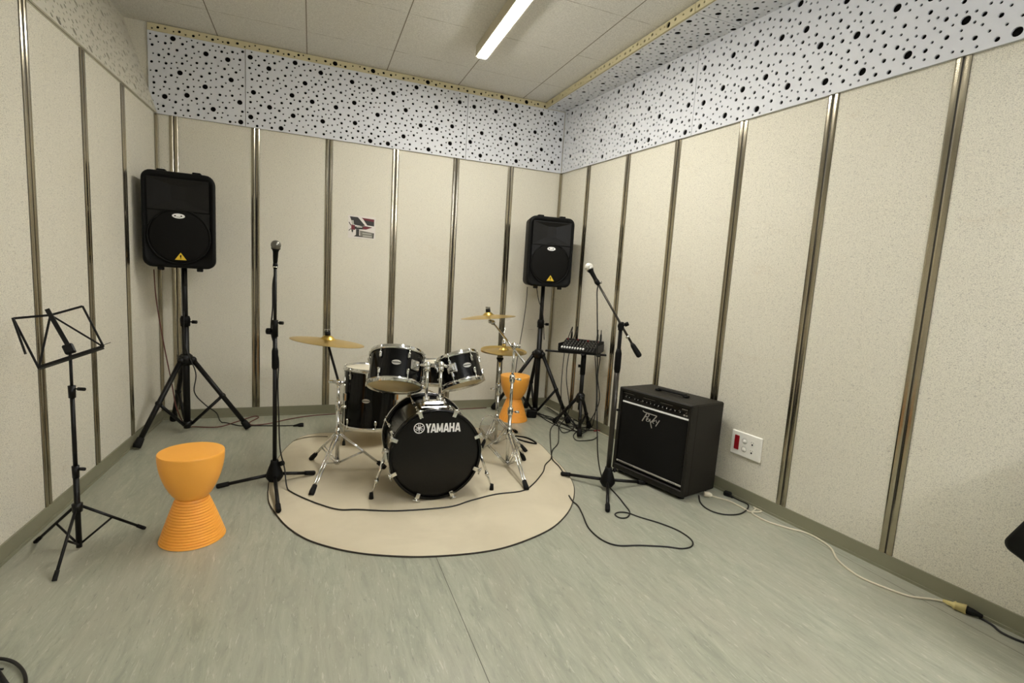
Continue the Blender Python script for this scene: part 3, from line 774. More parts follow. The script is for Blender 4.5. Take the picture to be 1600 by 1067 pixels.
# bass drum
KF = V((-1.563, -1.895, .262)); ka = .038
kb = V((math.sin(ka), math.cos(ka), 0)); ku = V((math.cos(ka), -math.sin(ka), 0)); kn = -kb
KR, KD = .253, .412
kd = thing('bass_drum', (KF.x, KF.y + .2, RT), 'black bass drum with a black front head and white lettering', 'drum')
b = MB(); b.lathe([(KR * .93, .02), (KR * .93, KD - .02)], KF, kb, DRUM, 64); b.build('shell', kd)
b = MB(); b.lathe([(0, .012), (KR * .9, .012), (KR * .955, .016)], KF, kb, HEADB, 64); tag(b.build('front_head', kd), 'black front head')
b = MB(); b.lathe([(0, KD - .012), (KR * .955, KD - .016)], KF, kb, HEADW, 64); b.build('batter_head', kd)
for o in (0, KD - .038):
    b = MB(); b.lathe([(KR * .945, o), (KR * .985, o - .001), (KR, o + .003), (KR, o + .035), (KR * .985, o + .039), (KR * .945, o + .038), (KR * .945, o)], KF, kb, DRUM, 64); b.build('hoop', kd)
    b = MB(); b.ring(KF + kb * (o + .019), kb, KR + .0005, .0035, CHROME, 64, 6) if o else b.ring(KF + kb * (o + .034), kb, KR * .985, .0028, CHROME, 64, 6); b.build('hoop_inlay', kd)
for k in range(8):
    a = pi / 8 + k * pi / 4; o = ku * math.sin(a) + UP * math.cos(a)
    t = o.cross(kb).normalized(); A_ = M3((t, o, kb)).transposed()
    b = MB(); b.box(KF + o * (KR + .004) + kb * .016, (.026, .012, .044), CHROME, A_, .004); b.box(KF + o * (KR - .012) - kb * .004, (.022, .03, .008), CHROME, A_, .003)
    b.ball(KF + o * (KR + .012) - kb * .006, .0085, CHROME, 8); b.rod(KF + o * (KR + .013) - kb * .012 - t * .02, KF + o * (KR + .013) - kb * .012 + t * .02, .0042, CHROME, 6)
    b.rod(KF + o * (KR + .010) - kb * .01, KF + o * (KR * .93 + .02) + kb * .12, .0032, CHROME, 6); b.build('claw_hook', kd)
    b = MB(); lug(b, KF + o * KR * .93 + kb * .13, kb, o, .05); b.build('lug', kd)
    b = MB(); lug(b, KF + o * KR * .93 + kb * (KD - .13), kb, o, .05); b.rod(KF + o * (KR * .93 + .012) + kb * (KD - .12), KF + o * (KR + .010) + kb * (KD + .006), .0032, CHROME, 6); b.box(KF + o * (KR + .004) + kb * (KD - .018), (.026, .012, .044), CHROME, A_, .004); b.build('rear_claw_hook', kd)
# lettering
hp0 = KF + kb * .0115
def kp(x, y):
    p = onpl(x, y, hp0, kb) - hp0; return p.dot(ku), p.z
def letters(b, word, x0, y0, w, h, o, u, v, n, m):
    GL = {'Y': [[(0, 1), (.28, 1), (.42, .66), (.56, 1), (.84, 1), (.55, .42), (.55, 0), (.29, 0), (.29, .42)]],
          'A': [[(-.02, 0), (.23, 0), (.44, .80), (.44, 1), (.27, 1)], [(.86, 0), (.61, 0), (.40, .80), (.40, 1), (.57, 1)], [(.2, .17), (.64, .17), (.6, .36), (.24, .36)]],
          'M': [[(0, 0), (.25, 0), (.25, 1), (0, 1)], [(.69, 0), (.94, 0), (.94, 1), (.69, 1)], [(.0, 1), (.25, 1), (.56, .12), (.38, .12)], [(.94, 1), (.69, 1), (.38, .12), (.56, .12)]],
          'H': [[(0, 0), (.26, 0), (.26, 1), (0, 1)], [(.52, 0), (.78, 0), (.78, 1), (.52, 1)], [(.2, .4), (.6, .4), (.6, .61), (.2, .61)]]}
    adv = {'Y': .76, 'A': .86, 'M': 1.0, 'H': .86}
    tot = sum(adv[c] for c in word); x = 0; k = w / tot
    for c in word:
        for i, pl in enumerate(GL[c]): b.prism([(x0 + (x + px) * k, y0 + py * h) for px, py in pl], o + n * (.0003 * (i % 2)), u, v, .0006, m, n=n)
        x += adv[c]
la, lb = kp(664.5, 676), kp(719.5, 674)
hh = kp(690, 661)[1] - kp(690, 675)[1]
b = MB(); vv = (UP + ku * 0.0); letters(b, 'YAMAHA', la[0], (la[1] + lb[1]) / 2, lb[0] - la[0], hh, hp0 + kn * .0006, ku, UP, kn, WHITE)
lc = kp(655, 669); rl = .027; oo = hp0 + kn * .0006
cir = [(lc[0] + rl * math.cos(2 * pi * i / 40), lc[1] + rl * math.sin(2 * pi * i / 40)) for i in range(41)]
b.stroke(cir, .0048, oo, ku, UP, .0006, WHITE)
for k in range(3):                     # three crossed forks in the ring
    a = pi / 2 + k * 2 * pi / 3; dx, dy = math.cos(a), math.sin(a); qx, qy = -dy, dx
    T = lambda s_, t_: (lc[0] + dx * s_ + qx * t_, lc[1] + dy * s_ + qy * t_)
    b.stroke([T(-.022, 0), T(.004, 0)], .0036, oo + kn * .0002 * k, ku, UP, .0006, WHITE)
    b.stroke([T(.021, .0042), T(.006, .0042), T(.004, 0), T(.006, -.0042), T(.021, -.0042)], .003, oo + kn * .0002 * k, ku, UP, .0006, WHITE)
tag(b.build('lettering', kd), 'white lettering and round emblem')
# spurs
for sgn, foot, brk in ((-1, fl(580, 779, RT), (600, 708)), (1, fl(768, 765, RT), (753, 716))):
    side = ku * sgn; p = KF + kb * .09 + side * (KR * .93) + UP * -.02
    root_b = MB(); root_b.box(p + side * .018, (.04, .05, .07), CHROME, M3((side, kb, UP)).transposed(), .008); root_b.ball(p + side * .03 + UP * .02, .016, CHROME, 10); sp = root_b.build('spur', kd)
    foot = foot.copy(); foot.z = RT + .012; q = p + side * .03
    b = MB(); b.rod(q, q.lerp(foot, .62), .0085, CHROME, 10); b.rod(q.lerp(foot, .55), foot, .0055, CHROME, 8); b.rod(q.lerp(foot, .58), q.lerp(foot, .66), .012, CHROME, 10); b.build('spur_leg', sp)
    b = MB(); b.lathe([(0, -.012), (.013, -.012), (.010, .022), (0, .022)], foot, UP, RUB, 12); b.build('rubber_foot', sp)
# tom mount
mp = KF + kb * .155 + UP * (KR * .93)
b = MB(); b.box(mp + UP * .014, (.125, .07, .03), CHROME, M3((ku, kb, UP)).transposed(), .010); b.box(mp + UP * .0, (.15, .09, .012), CHROMED, M3((ku, kb, UP)).transposed(), .005); mount = b.build('tom_holder', kd)
pL0, pR0 = mp - ku * .04 + UP * .02, mp + ku * .036 + UP * .02
zpl = onv(pL0, 668, 570).z; zpr = onv(pR0, 688, 570).z
TLc = ony(619, 578, -1.52); TRc = ony(718.5, 579, -1.50)
axTL = V((.15, .50, 1)).normalized(); axTR = V((-.20, .47, 1)).normalized()
for p0, z1, tc_, axt, r_ in ((pL0, zpl, TLc, axTL, .152), (pR0, zpr, TRc, axTR, .128)):
    b = MB(); p1 = V((p0.x, p0.y, z1)); b.rod(p0, p1, .0095, CHROME, 12); b.rod(p0, p0 + UP * .03, .018, CHROME, 12)
    d = (tc_ - p1); d = d - axt * d.dot(axt); d.normalize()
    q = tc_ - d * r_
    b.ball(p1, .02, CHROME, 12); b.rod(p1, q, .009, CHROME, 10); b.rod(p1 - UP * .035, p1 - UP * .005, .017, CHROME, 12); b.rod(p1 - d.cross(UP) * .03, p1 + d.cross(UP) * .03, .006, CHROME, 8)
    A_ = M3((d.cross(axt), axt, d)).transposed(); b.box(q + d * -.008, (.06, .06, .018), CHROME, A_, .006); b.box(q + d * -.022, (.036, .04, .02), CHROME, A_, .006); b.build('tom_arm', mount)
td = thing('tom_drum', TLc, 'larger black rack tom, mounted left above the bass drum', 'drum', None)
drum(td, TLc, axTL, .152, .185, 6, .42, badge_dir=-.02)
td = thing('tom_drum', TRc, 'smaller black rack tom, mounted right above the bass drum', 'drum', None)
drum(td, TRc, axTR, .128, .165, 6, -.35, badge_dir=.40)
# floor tom
fa = V((.04, .03, 1)).normalized(); FT = V((-1.795, -.80, .335))
ft = thing('floor_tom', (FT.x, FT.y, 0), 'tall black floor tom behind the left cymbal stand', 'drum')
drum(ft, FT, fa, .188, .40, 6, .22, badge_dir=-.16)
for k in range(3):
    a = .95 + k * 2 * pi / 3; f = V((math.cos(a - pi / 2), math.sin(a - pi / 2), 0)); p = FT + f * .203
    b = MB(); g0 = gz(p); b.rod(V((p.x, p.y, g0 + .012)), p + UP * .16, .0055, CHROME, 8); lo = b.build('leg', ft)
    b = MB(); b.box(p + UP * .02 - f * .004, (.035, .022, .06), CHROME, M3((f.cross(UP), f, UP)).transposed(), .006); b.build('leg_bracket', ft)
    b = MB(); b.lathe([(0, 0), (.012, 0), (.009, .03), (0, .03)], (p.x, p.y, g0), UP, RUB, 10); b.build('rubber_foot', lo)
# snare on its stand
SN = ony(686, 581, -.98)
sn = thing('snare_drum', SN, 'shallow black snare drum behind the two rack toms', 'drum')
drum(sn, SN, V((.0, .06, 1)), .172, .13, 8, .2, lugL=.05)
ss = thing('snare_stand', (SN.x, SN.y, 0), 'chrome snare stand under the snare drum', 'stand')
b = MB(); b.rod((SN.x, SN.y, .1), (SN.x, SN.y, SN.z - .16), .011, CHROME, 12); b.build('pole', ss)
for k in range(3):
    a = k * 2 * pi / 3 + .4; d = V((math.cos(a), math.sin(a), 0)); b = MB()
    b.tube([V((SN.x, SN.y, SN.z - .17)), V((SN.x, SN.y, SN.z - .13)) + d * .12, V((SN.x, SN.y, SN.z - .085)) + d * .185, V((SN.x, SN.y, SN.z - .055)) + d * .192], .006, CHROME, 8); b.build('basket_arm', ss)
tripod(ss, (SN.x, SN.y), [V((SN.x, SN.y, 0)) + V((math.cos(a), math.sin(a), 0)) * .25 for a in (-.2, 1.9, 4.0)], .26, .09, .006, CHROME, r_br=.004, double=True, foot_r=.012, hub_r=.018)

# ------------------------------------------------------------------ cymbals and their stands
def cymbal(c, ax, r, label):
    root = thing('cymbal', c, label, 'cymbal'); ax = V(ax).normalized()
    b = MB(); pr = [(.006, .026 * r / .2), (r * .07, .026 * r / .2), (r * .13, .021 * r / .2), (r * .19, .008 * r / .2), (r * .22, .003)]
    k = 9
    for i in range(1, k + 1): pr.append((r * (.22 + .78 * i / k), .003 - .016 * (i / k) ** 1.5))
    b.lathe(pr, c, ax, BRASS, 64); b.lathe([(q[0], q[1] - .0016) for q in pr], c, ax, BRASS, 64); b.build('bow', root)
    return root
def topper(root, c, ax, r):
    ax = V(ax).normalized(); b = MB(); h = .026 * r / .2
    b.lathe([(0, h), (.016, h), (.016, h + .022), (0, h + .022)], c, ax, RUB, 14); b.rod(V(c) - ax * .02, V(c) + ax * (h + .035), .004, CHROME, 8)
    b.rod(V(c) - ax * .02, V(c) + ax * .004, .014, RUB, 12); b.box(V(c) + ax * (h + .03), (.035, .008, .012), CHROMED, None, .003); b.build('felt_and_wing_nut', root)
# left cymbal on a straight stand with a tilting top
cb_ = V((-2.043, -1.315, 0)); cl_ax = V((-.06, -.0, 1)).normalized()
st = thing('cymbal_stand', cb_, 'chrome double-braced cymbal stand left of the bass drum', 'stand')
axp = lambda py: V((cb_.x, cb_.y, zat(cb_, py)))
b = MB(); b.rod(V((cb_.x, cb_.y, .06)), axp(632), .0125, CHROME, 14); b.build('lower_tube', st)
b = MB(); b.rod(axp(640), axp(600), .0095, CHROME, 12); b.build('upper_tube', st)
b = MB(); b.tube([axp(642), axp(640), axp(628), axp(626)], [.012, .018, .018, .012], CHROME, 14); cc = b.build('height_clamp', st)
sv = R @ V((1, 0, 0)); sv.z = 0; sv.normalize()
knob(cc, axp(635) + sv * .014, sv, CHROME, .022, .009, 'wing_screw')
CY1 = onv(cb_, 512.5, 531)
tl = CY1 - cl_ax * .03
b = MB(); b.ball(axp(597), .021, CHROME, 12); b.rod(axp(597) - sv * .035, axp(597) + sv * .04, .009, CHROME, 10); b.box(axp(597) - sv * .045, (.03, .012, .02), CHROME, None, .004); b.build('tilter', st)
b = MB(); b.rod(axp(597), tl, .0075, BLACKM, 10); b.ball(tl, .013, BLACKM, 10); b.build('boom_rod', st)
topper(st, CY1, cl_ax, .22)
tripod(st, cb_, [fl(486, 718, RT), fl(486, 774, RT), fl(602, 732, RT)], zat(cb_, 679), zat(cb_, 722), .0052, CHROME, r_br=.004, double=True, foot_r=.014, hub_r=.02)
a1 = onv(cb_, 453, 526); a2 = onv(cb_, 570, 540); dd = (a2 - a1); r1 = dd.length / 2
cl_ax = (UP * 1.0 - sv * (dd.z / dd.dot(sv)) * 1.0 + V((0, .06, 0))).normalized()
cymbal(CY1, cl_ax, r1, 'larger bronze cymbal on the left stand, beside the floor tom')
# right boom stand
cr_ = V((-1.0, -1.53, 0)); axr = lambda py: V((cr_.x, cr_.y, zat(cr_, py)))
st = thing('cymbal_stand', cr_, 'chrome boom cymbal stand right of the bass drum', 'stand')
b = MB(); b.rod(V((cr_.x, cr_.y, .05)), axr(640), .0125, CHROME, 14); b.build('lower_tube', st)
b = MB(); b.rod(axr(650), axr(585), .010, CHROME, 12); b.build('middle_tube', st)
b = MB(); b.rod(axr(592), axr(541), .008, CHROME, 12); b.build('upper_tube', st)
for py in (643, 592):
    b = MB(); b.tube([axr(py + 6), axr(py + 4), axr(py - 5), axr(py - 7)], [.012, .018, .018, .012], CHROME, 14); cc = b.build('height_clamp', st); knob(cc, axr(py) + sv * .014, sv, CHROME, .03, .008, 'wing_screw')
back = V((0, 1, 0))
bj = axr(540); be1 = onpl(770, 504, bj + back * .28, back); be0 = onpl(820, 567, bj - back * .12, back)
b = MB(); b.ball(bj, .021, CHROME, 12); b.rod(bj - sv * .02, bj + sv * .04, .012, CHROME, 10); b.build('boom_joint', st)
b = MB(); b.rod(be0, be1, .0068, CHROME, 10); b.build('boom_arm', st)
CY2 = onpl(763, 493, be1 + back * .02, back); c2ax = V((.07, -.03, 1)).normalized()
b = MB(); b.ball(be1, .017, CHROMED, 10); b.box(be1 + V((-.012, 0, .006)), (.04, .022, .022), CHROMED, None, .005); b.rod(be1, CY2 - c2ax * .01, .005, CHROME, 8); b.build('tilter', st)
e1_, e2_ = onpl(722, 499, CY2, back), onpl(803, 493.5, CY2, back); r2 = (e2_ - e1_).length / 2 * 1.0
c2ax = (UP - V((1, 0, 0)) * ((e2_.z - e1_.z) / (e2_.x - e1_.x)) + V((0, .06, 0))).normalized()
topper(st, CY2, c2ax, r2); cymbal(CY2, c2ax, r2, 'bronze crash cymbal highest on the boom, right of the toms')
tripod(st, cr_, [fl(823, 766, RT), fl(819, 719, RT), fl(737, 716, RT)], zat(cr_, 677), zat(cr_, 724), .0052, CHROME, r_br=.004, double=True, foot_r=.014, hub_r=.02)
# hi-hat
hh_ = V((-.915, -1.06, 0)); axh = lambda py: V((hh_.x, hh_.y, zat(hh_, py)))
hx = thing('hi_hat_stand', hh_, 'chrome hi-hat stand with foot pedal behind the boom stand', 'stand')
b = MB(); b.rod(V((hh_.x, hh_.y, .04)), axh(600), .0125, CHROME, 14); b.build('lower_tube', hx)
b = MB(); b.rod(axh(612), axh(560), .009, CHROME, 12); b.build('upper_tube', hx)
b = MB(); b.tube([axh(618), axh(614), axh(602), axh(598)], [.012, .018, .018, .012], CHROME, 14); cc = b.build('height_clamp', hx); knob(cc, axh(608) - sv * .014, -sv, CHROME, .03, .008, 'wing_screw')
HC = onv(hh_, 787, 548); b = MB(); b.lathe([(0, 0), (.012, 0), (.026, .02), (.026, .03), (0, .03)], axh(565), UP, BLACKP, 14); b.rod(axh(562), V((HC.x, HC.y, zat(hh_, 512))), .003, CHROME, 8); b.build('pull_rod', hx)
b = MB(); z_ = HC.z + .03; b.lathe([(0, 0), (.014, 0), (.016, .03), (.011, .055), (0, .055)], (HC.x, HC.y, z_), UP, CHROME, 14); b.build('clutch', hx)
e1_, e2_ = onv(hh_, 751, 547), onv(hh_, 823, 549); r3 = (e2_ - e1_).length / 2
cymbal(HC + UP * .006, V((.0, -.02, 1)), r3, 'upper hi-hat cymbal, right of the smaller rack tom')
cymbal(HC - UP * .012, V((.0, .07, -1)), r3, 'lower hi-hat cymbal, upside down beneath the upper one')
tripod(hx, hh_, [fl(752, 700, RT), fl(807, 676), V((hh_.x + .16, hh_.y - .22, 0))], zat(hh_, 655), zat(hh_, 692), .0048, CHROME, r_br=.0038, double=True, foot_r=.012, hub_r=.018)
b = MB(); pp = hh_ + V((.02, .20, RT + .02)); b.prism([(-.04, -.14), (.04, -.14), (.045, .12), (-.045, .12)], pp, V((1, 0, 0)), V((0, 1, .12)).normalized(), .012, CHROMED); b.box(pp + V((0, .02, -.015)), (.06, .30, .008), BLACKM); b.build('foot_pedal', hx)
b = MB(); b.ring(hh_ + V((-.07, -.02, .16)), V((.3, -1, .1)), .07, .0045, CHROME, 28, 6); b.build('pedal_chain_guard', hx)

# ------------------------------------------------------------------ amplifier
ax_, ay_, aa, aw, ad, ah, al_ = -.310, -1.713, .256, .553, .316, .574, .023
au = V((math.sin(aa), -math.cos(aa), 0)); av = V((math.cos(aa), math.sin(aa), 0)); aup = (UP * math.cos(al_) + av * math.sin(al_)).normalized()
an = (av * math.cos(al_) - UP * math.sin(al_)).normalized() * -1          # out of the front
ao = V((ax_, ay_, .022))
am = thing('guitar_amplifier', (ax_ + .2, ay_ - .2, 0), 'black combo amplifier on the floor against the right wall', 'amplifier')
def AP(x, y, z=0): return ao + au * x + aup * (y) + an * z
AA = M3((au, aup, an)).transposed(); h_ = ah - .022
b = MB(); fr = .022
b.box(AP(aw / 2, h_ / 2, -ad / 2 - .02), (aw, h_, ad - .04), TOLEX, AA, .008)
for c, sz in ((AP(fr / 2, h_ / 2, -.02), (fr, h_, .06)), (AP(aw - fr / 2, h_ / 2, -.02), (fr, h_, .06)), (AP(aw / 2, h_ - fr / 2, -.02), (aw, fr, .06)), (AP(aw / 2, .02, -.02), (aw, .04, .06))):
    b.box(c, sz, TOLEX, AA, .006)
b.build('cabinet', am)
b = MB(); b.box(AP(aw / 2, h_ * .455, -.012), (aw - fr * 2.2, h_ * .74, .02), GRILLE, AA, .004); b.build('grille', am)
b = MB(); b.box(AP(aw / 2, h_ * .895, -.016), (aw - fr * 2.2, h_ * .125, .012), mat('black_control_panel', (20, 19, 17), .3), AA); cp = b.build('control_panel', am)
b = MB(); b.box(AP(aw / 2, h_ * .835, -.006), (aw - fr * 2.4, .010, .006), WHITE, AA, .001); tag(b.build('white_trim_line', am), 'white line under the controls')
kx = [.06, .085, .13, .155, .195, .225, .255, .285, .315, .345, .375, .405, .435, .47]
for i, x in enumerate(kx):
    b = MB(); p = AP(x, h_ * .893, -.008); b.lathe([(0, 0), (.0085, 0), (.007, .013), (0, .013)], p, an, BLACKP, 12); b.box(p + an * .0135 + aup * .003, (.0016, .007, .0008), WHITE, AA); b.build('control_knob', cp)
b = MB()
for x in [.04, .05, .115, .12, .17, .18, .24, .30, .33, .36, .385, .39, .42, .45, .455, .49, .5, .505]:
    b.box(AP(x, h_ * (.872 + .045 * ((x * 37) % 1)), -.0095), (.006, .0022, .0008), SILVER, AA)
for x in (.035, .2, .33): b.box(AP(x + .03, h_ * .935, -.0095), (.09, .0012, .0008), SILVER, AA)
for x in (.475, .485, .495, .505): b.box(AP(x, h_ * .93, -.0095), (.006, .006, .0008), SILVER, AA)
b.box(AP(.49, h_ * .87, -.0095), (.012, .010, .0008), SILVER, AA); b.box(AP(.507, h_ * .87, -.0095), (.010, .010, .0008), SILVER, AA)
b.build('panel_print', cp)
# script logo
b = MB(); lo_ = AP(.198, h_ * .685, -.0012)
k = .132; sc = lambda pts: [((x - .0) * k, (y - .0) * k) for x, y in pts]
for pts, wd in (([(0, .45), (.10, .40), (.83, .385)], .0055), ([(.27, .41), (.02, -.05)], .0075), ([(.27, .41), (.40, .33), (.33, .22), (.16, .20)], .005),
                ([(.27, .08), (.36, .12), (.33, .18), (.27, .14), (.25, .03), (.33, 0)], .0042), ([(.38, 0), (.46, .16), (.485, 0)], .0045), ([(.41, .06), (.47, .06)], .003),
                ([(.83, .385), (.51, -.02), (.61, -.25)], .0055), ([(.64, .08), (.73, .12), (.71, .18), (.65, .14), (.63, .03), (.70, 0)], .0042), ([(.80, .20), (.855, .08)], .0045), ([(1.0, .22), (.82, -.10)], .005)):
    b.stroke(sc(pts), wd, lo_, au, aup, .0016, SILVER)
tag(b.build('script_logo', am), 'silver script emblem')
b = MB(); b.box(AP(aw / 2, .062, -.001), (aw - fr * 2.4, .011, .004), SILVER, AA, .001)
for i in range(10): b.box(AP(.045 + i * .013, .062, .0012), (.008, .007, .0006), mat('dark_letter_print', (60, 58, 52), .5), AA)
for i in range(5): b.box(AP(.44 + i * .011, .062, .0012), (.007, .005, .0006), mat('dark_letter_print', (60, 58, 52), .5), AA)
tag(b.build('name_strip', am), 'silver strip along the bottom')
b = MB(); hp_ = [AP(.17, h_ + .004, -ad * .52), AP(.18, h_ + .02, -ad * .52), AP(.28, h_ + .024, -ad * .52), AP(.38, h_ + .02, -ad * .52), AP(.39, h_ + .004, -ad * .52)]
A2 = M3((au, aup, an)).transposed(); b.box(AP(.28, h_ + .014, -ad * .52), (.21, .012, .03), RUB, A2, .005)
for x in (.175, .385): b.box(AP(x, h_ + .006, -ad * .52), (.03, .014, .036), BLACKP, A2, .004)
b.build('carry_handle', am)
for x in (.04, aw - .04):
    for z in (-.04, -ad + .05):
        b = MB(); q = AP(x, 0, z); b.lathe([(0, 0), (.018, 0), (.018, q.z + .004), (0, q.z + .004)], (q.x, q.y, 0), UP, RUB, 12); b.build('foot', am)

# ------------------------------------------------------------------ mixer on its stand
mfeet = [fl(866, 661), fl(905, 684), fl(941, 667)]
mx_ = V((-.140, -.925, 0)); axm = lambda py: V((mx_.x, mx_.y, zat(mx_, py)))
ms = thing('mixer_stand', mx_, 'black tripod stand with a flat bar carrying the mixing desk', 'stand')
zb0 = axm(553).z
b = MB(); b.rod(axm(640), axm(570), .017, BLACKM, 12); b.build('lower_pole', ms)
b = MB(); b.rod(axm(585), axm(553), .0215, BLACKP, 12); b.rod(axm(572) - sv * .015, axm(572) - sv * .04, .012, BLACKP, 10); b.build('pole_clamp', ms)
b = MB(); pl_ = onv(mx_, 874, 550); pr_ = onv(mx_, 945, 552); bd = V((pr_.x - pl_.x, pr_.y - pl_.y, 0)).normalized(); bq = V((-bd.y, bd.x, 0))
BA = M3((bd, bq, UP)).transposed(); bc = V((mx_.x, mx_.y, zb0 + .004)) + bd * .01
pe = onpl(852, 549, V((mx_.x, mx_.y, 0)) + bq * 0, bq)
x_l = (pe - bc).dot(bd)
b.box(bc + bd * ((x_l + .17) / 2), (.17 - x_l, .035, .014), BLACKM, BA, .003); b.box(bc + bq * .06 - bd * .02, (.28, .03, .014), BLACKM, BA, .003); b.box(bc + bd * -.02 + bq * .03, (.03, .26, .012), BLACKM, BA, .003); b.box(bc + bd * .1 + bq * .03, (.03, .26, .012), BLACKM, BA, .003); b.build('carrier_bar', ms)
tripod(ms, mx_, mfeet, axm(622).z, max(.05, axm(668).z), .0135, BLACKM, r_br=.008, frac=.55, foot_r=.019, hub_r=.034)
mz = zb0 + .012
mfl, mfr = fl(872, 548, mz), fl(930, 555, mz)
md_ = (mfr - mfl); mw = md_.length; md_.normalize(); mq = V((-md_.y, md_.x, 0)); mdp = .24
mr = thing('mixing_desk', mfl + md_ * mw / 2 + mq * mdp / 2, 'small black mixing desk with a row of white faders', 'mixer')
b = MB(); pr = [(0, 0), (mdp, 0), (mdp, .088), (mdp - .05, .090), (.0, .016)]
b.prism(pr, mfl, mq, UP, mw, BLACKP, n=md_); b.build('case', mr)
sl = V((0, 0, 0)) + mq * (mdp - .05) + UP * .074; sl.normalize(); sn_ = md_.cross(sl).normalized()
if sn_.z < 0: sn_ = -sn_
MA = M3((md_, sl, sn_)).transposed(); mo = mfl + UP * .016
b = MB()
for i in range(11): b.box(mo + md_ * (mw * (.09 + i * .082)) + sl * .11 + sn_ * .0006, (.0025, .20, .0012), mat('grey_panel_line', (92, 90, 84), .5), MA)
b.build('panel_lines', mr)
for i in range(9):
    b = MB(); b.box(mo + md_ * (mw * (.07 + i * .072)) + sl * .03 + sn_ * .007, (.012, .02, .012), WHITE, MA, .002); b.build('fader_cap', mr)
for i in range(10):
    for j in range(4):
        b = MB(); b.lathe([(0, 0), (.006, 0), (.005, .011), (0, .011)], mo + md_ * (mw * (.07 + i * .092)) + sl * (.075 + j * .036) + sn_ * .0, sn_, (GROOVE if (i + j) % 3 else RED) if j == 3 else mat('grey_knob', (88, 86, 80), .45), 8); b.build('rotary_knob', mr)
for sg in (0, 1):
    b = MB(); b.box(mfl + md_ * (mw * sg) + mq * (mdp / 2) + UP * .035, (.008, mdp, .06), BLACKM, M3((md_, mq, UP)).transposed(), .003); b.build('side_cheek', mr)
plugs = []
for i, fx in enumerate((.12, .26, .84, .93)):
    p = mo + md_ * (mw * fx) + mq * (mdp - .03) + UP * .072
    q = thing('audio_plug', p, ['black cable plug standing at the rear left of the mixing desk', 'second black cable plug from the left at the rear of the mixing desk', 'black cable plug at the rear right of the mixing desk', 'outermost cable plug, rear right end of the mixing desk'][i], 'plug')
    b = MB(); b.tube([p, p + UP * .03, p + UP * .05, p + UP * .065], [.008, .0095, .008, .004], BLACKM, 10); b.build('plug_body', q); plugs.append(p + UP * .065)

# ------------------------------------------------------------------ cables
def cable(pts, r, m, label, name='cable', cat='cable', ends=(), k=7):
    q = [V(p) for p in pts]
    q = spline(q, k)
    for p in q: p.z = max(p.z, gz(p) + r)
    b = MB(); b.tube(q, r, m, 7); o = b.build(name); tag(o, label, cat); return o
def fp(x, y, r=.004, dz=0.0):
    p = fl(x, y); z = gz(p); p = fl(x, y, z + r); p.z = z + r + dz
    for o_, n_ in ((V((0, 0, 0)), rn), (LC, ln), (V((0, 0, 0)), V((0, -1, 0)))):      # keep clear of the skirting
        k_ = (p - o_).dot(n_); m_ = .026 + r
        if k_ < m_: p += n_ * (m_ - k_)
    return p
def fpl(L, r=.004): return [fp(x, y, r) for x, y in L]
Lb = V((axL[0], axL[1], 0))
# left speaker: red lead and black lead with plug
bk_ = lambda x, y: onpl(x, y, Lb + V((0, .03, 0)), V((0, 1, 0)))
cable([onv(Lb, 227, 421) + V((0, .2, 0)), onv(Lb, 233, 470) + V((0, .17, 0)), onv(Lb, 247, 540) + V((0, .14, 0)), onv(Lb, 262, 600) + V((0, .1, 0)), onv(Lb, 276, 642) + V((0, .02, 0)), fp(296, 667), fp(340, 667), fp(372, 658), fp(397, 648), fp(404, 652), fp(390, 660), fp(396, 664), fp(424, 661), fp(450, 655), fp(490, 649), fp(540, 646), fp(600, 645), fp(700, 640), fp(760, 637)], .004, CABR, 'thin red lead from the left loudspeaker across the floor to the back wall')
cable([V((axL[0] + .01, axL[1] - .03, 1.15)), onv(Lb, 289, 470), onv(Lb, 289, 500) - V((0, .03, 0)), onv(Lb, 291, 540) - V((0, .03, 0)), onv(Lb, 308, 580) - V((0, .05, 0)), onv(Lb, 306, 610) - V((0, .05, 0)), onv(Lb, 322, 630) - V((0, .04, 0)), onv(Lb, 338, 645), fp(347, 660), fp(375, 665), fp(400, 665), fp(440, 665), fp(462, 664.5)], .004, CABB, 'black power lead hanging from the left speaker stand and lying on the floor')
p = fp(469, 664, .012); q = thing('power_plug', (p.x, p.y, 0), 'round black power plug lying on the floor, left of the rug', 'plug')
b = MB(); b.tube([p - V((.05, .0, .004)), p - V((.02, 0, 0)), p, p + V((.02, 0, 0)), p + V((.025, 0, 0))], [.006, .010, .017, .017, .012], RUB, 10); b.build('plug_body', q)
# left microphone lead: down the stand, over the rug, up to the mixer
offs = R @ V((1, 0, 0)); offs.z = 0; offs.normalize()
ml = [axmL(413) + offs * .012, axmL(440) + offs * -.011, axmL(480) - offs * .013, axmL(520) - offs * .02, axmL(560) + offs * .018, axmL(600) + offs * .016, axmL(650) + offs * .022, axmL(700) + offs * .03, axmL(730) + offs * .055] + fpl([(450, 765), (470, 776), (500, 788), (530, 796), (560, 796), (620, 798), (700, 792), (735, 782), (775, 772), (815, 767), (832, 757), (848, 738), (852, 726), (861, 716), (861, 704), (860, 690), (860, 672), (866, 664)]) + [onv(mx_, 876, 640), onv(mx_, 877, 600) , onv(mx_, 880, 556) + bq * .2, onv(mx_, 884, 538) + bq * .25, plugs[0] + UP * .03, plugs[0]]
cable(ml, .0038, CABB, 'long black lead from the upright microphone over the rug to the mixing desk')
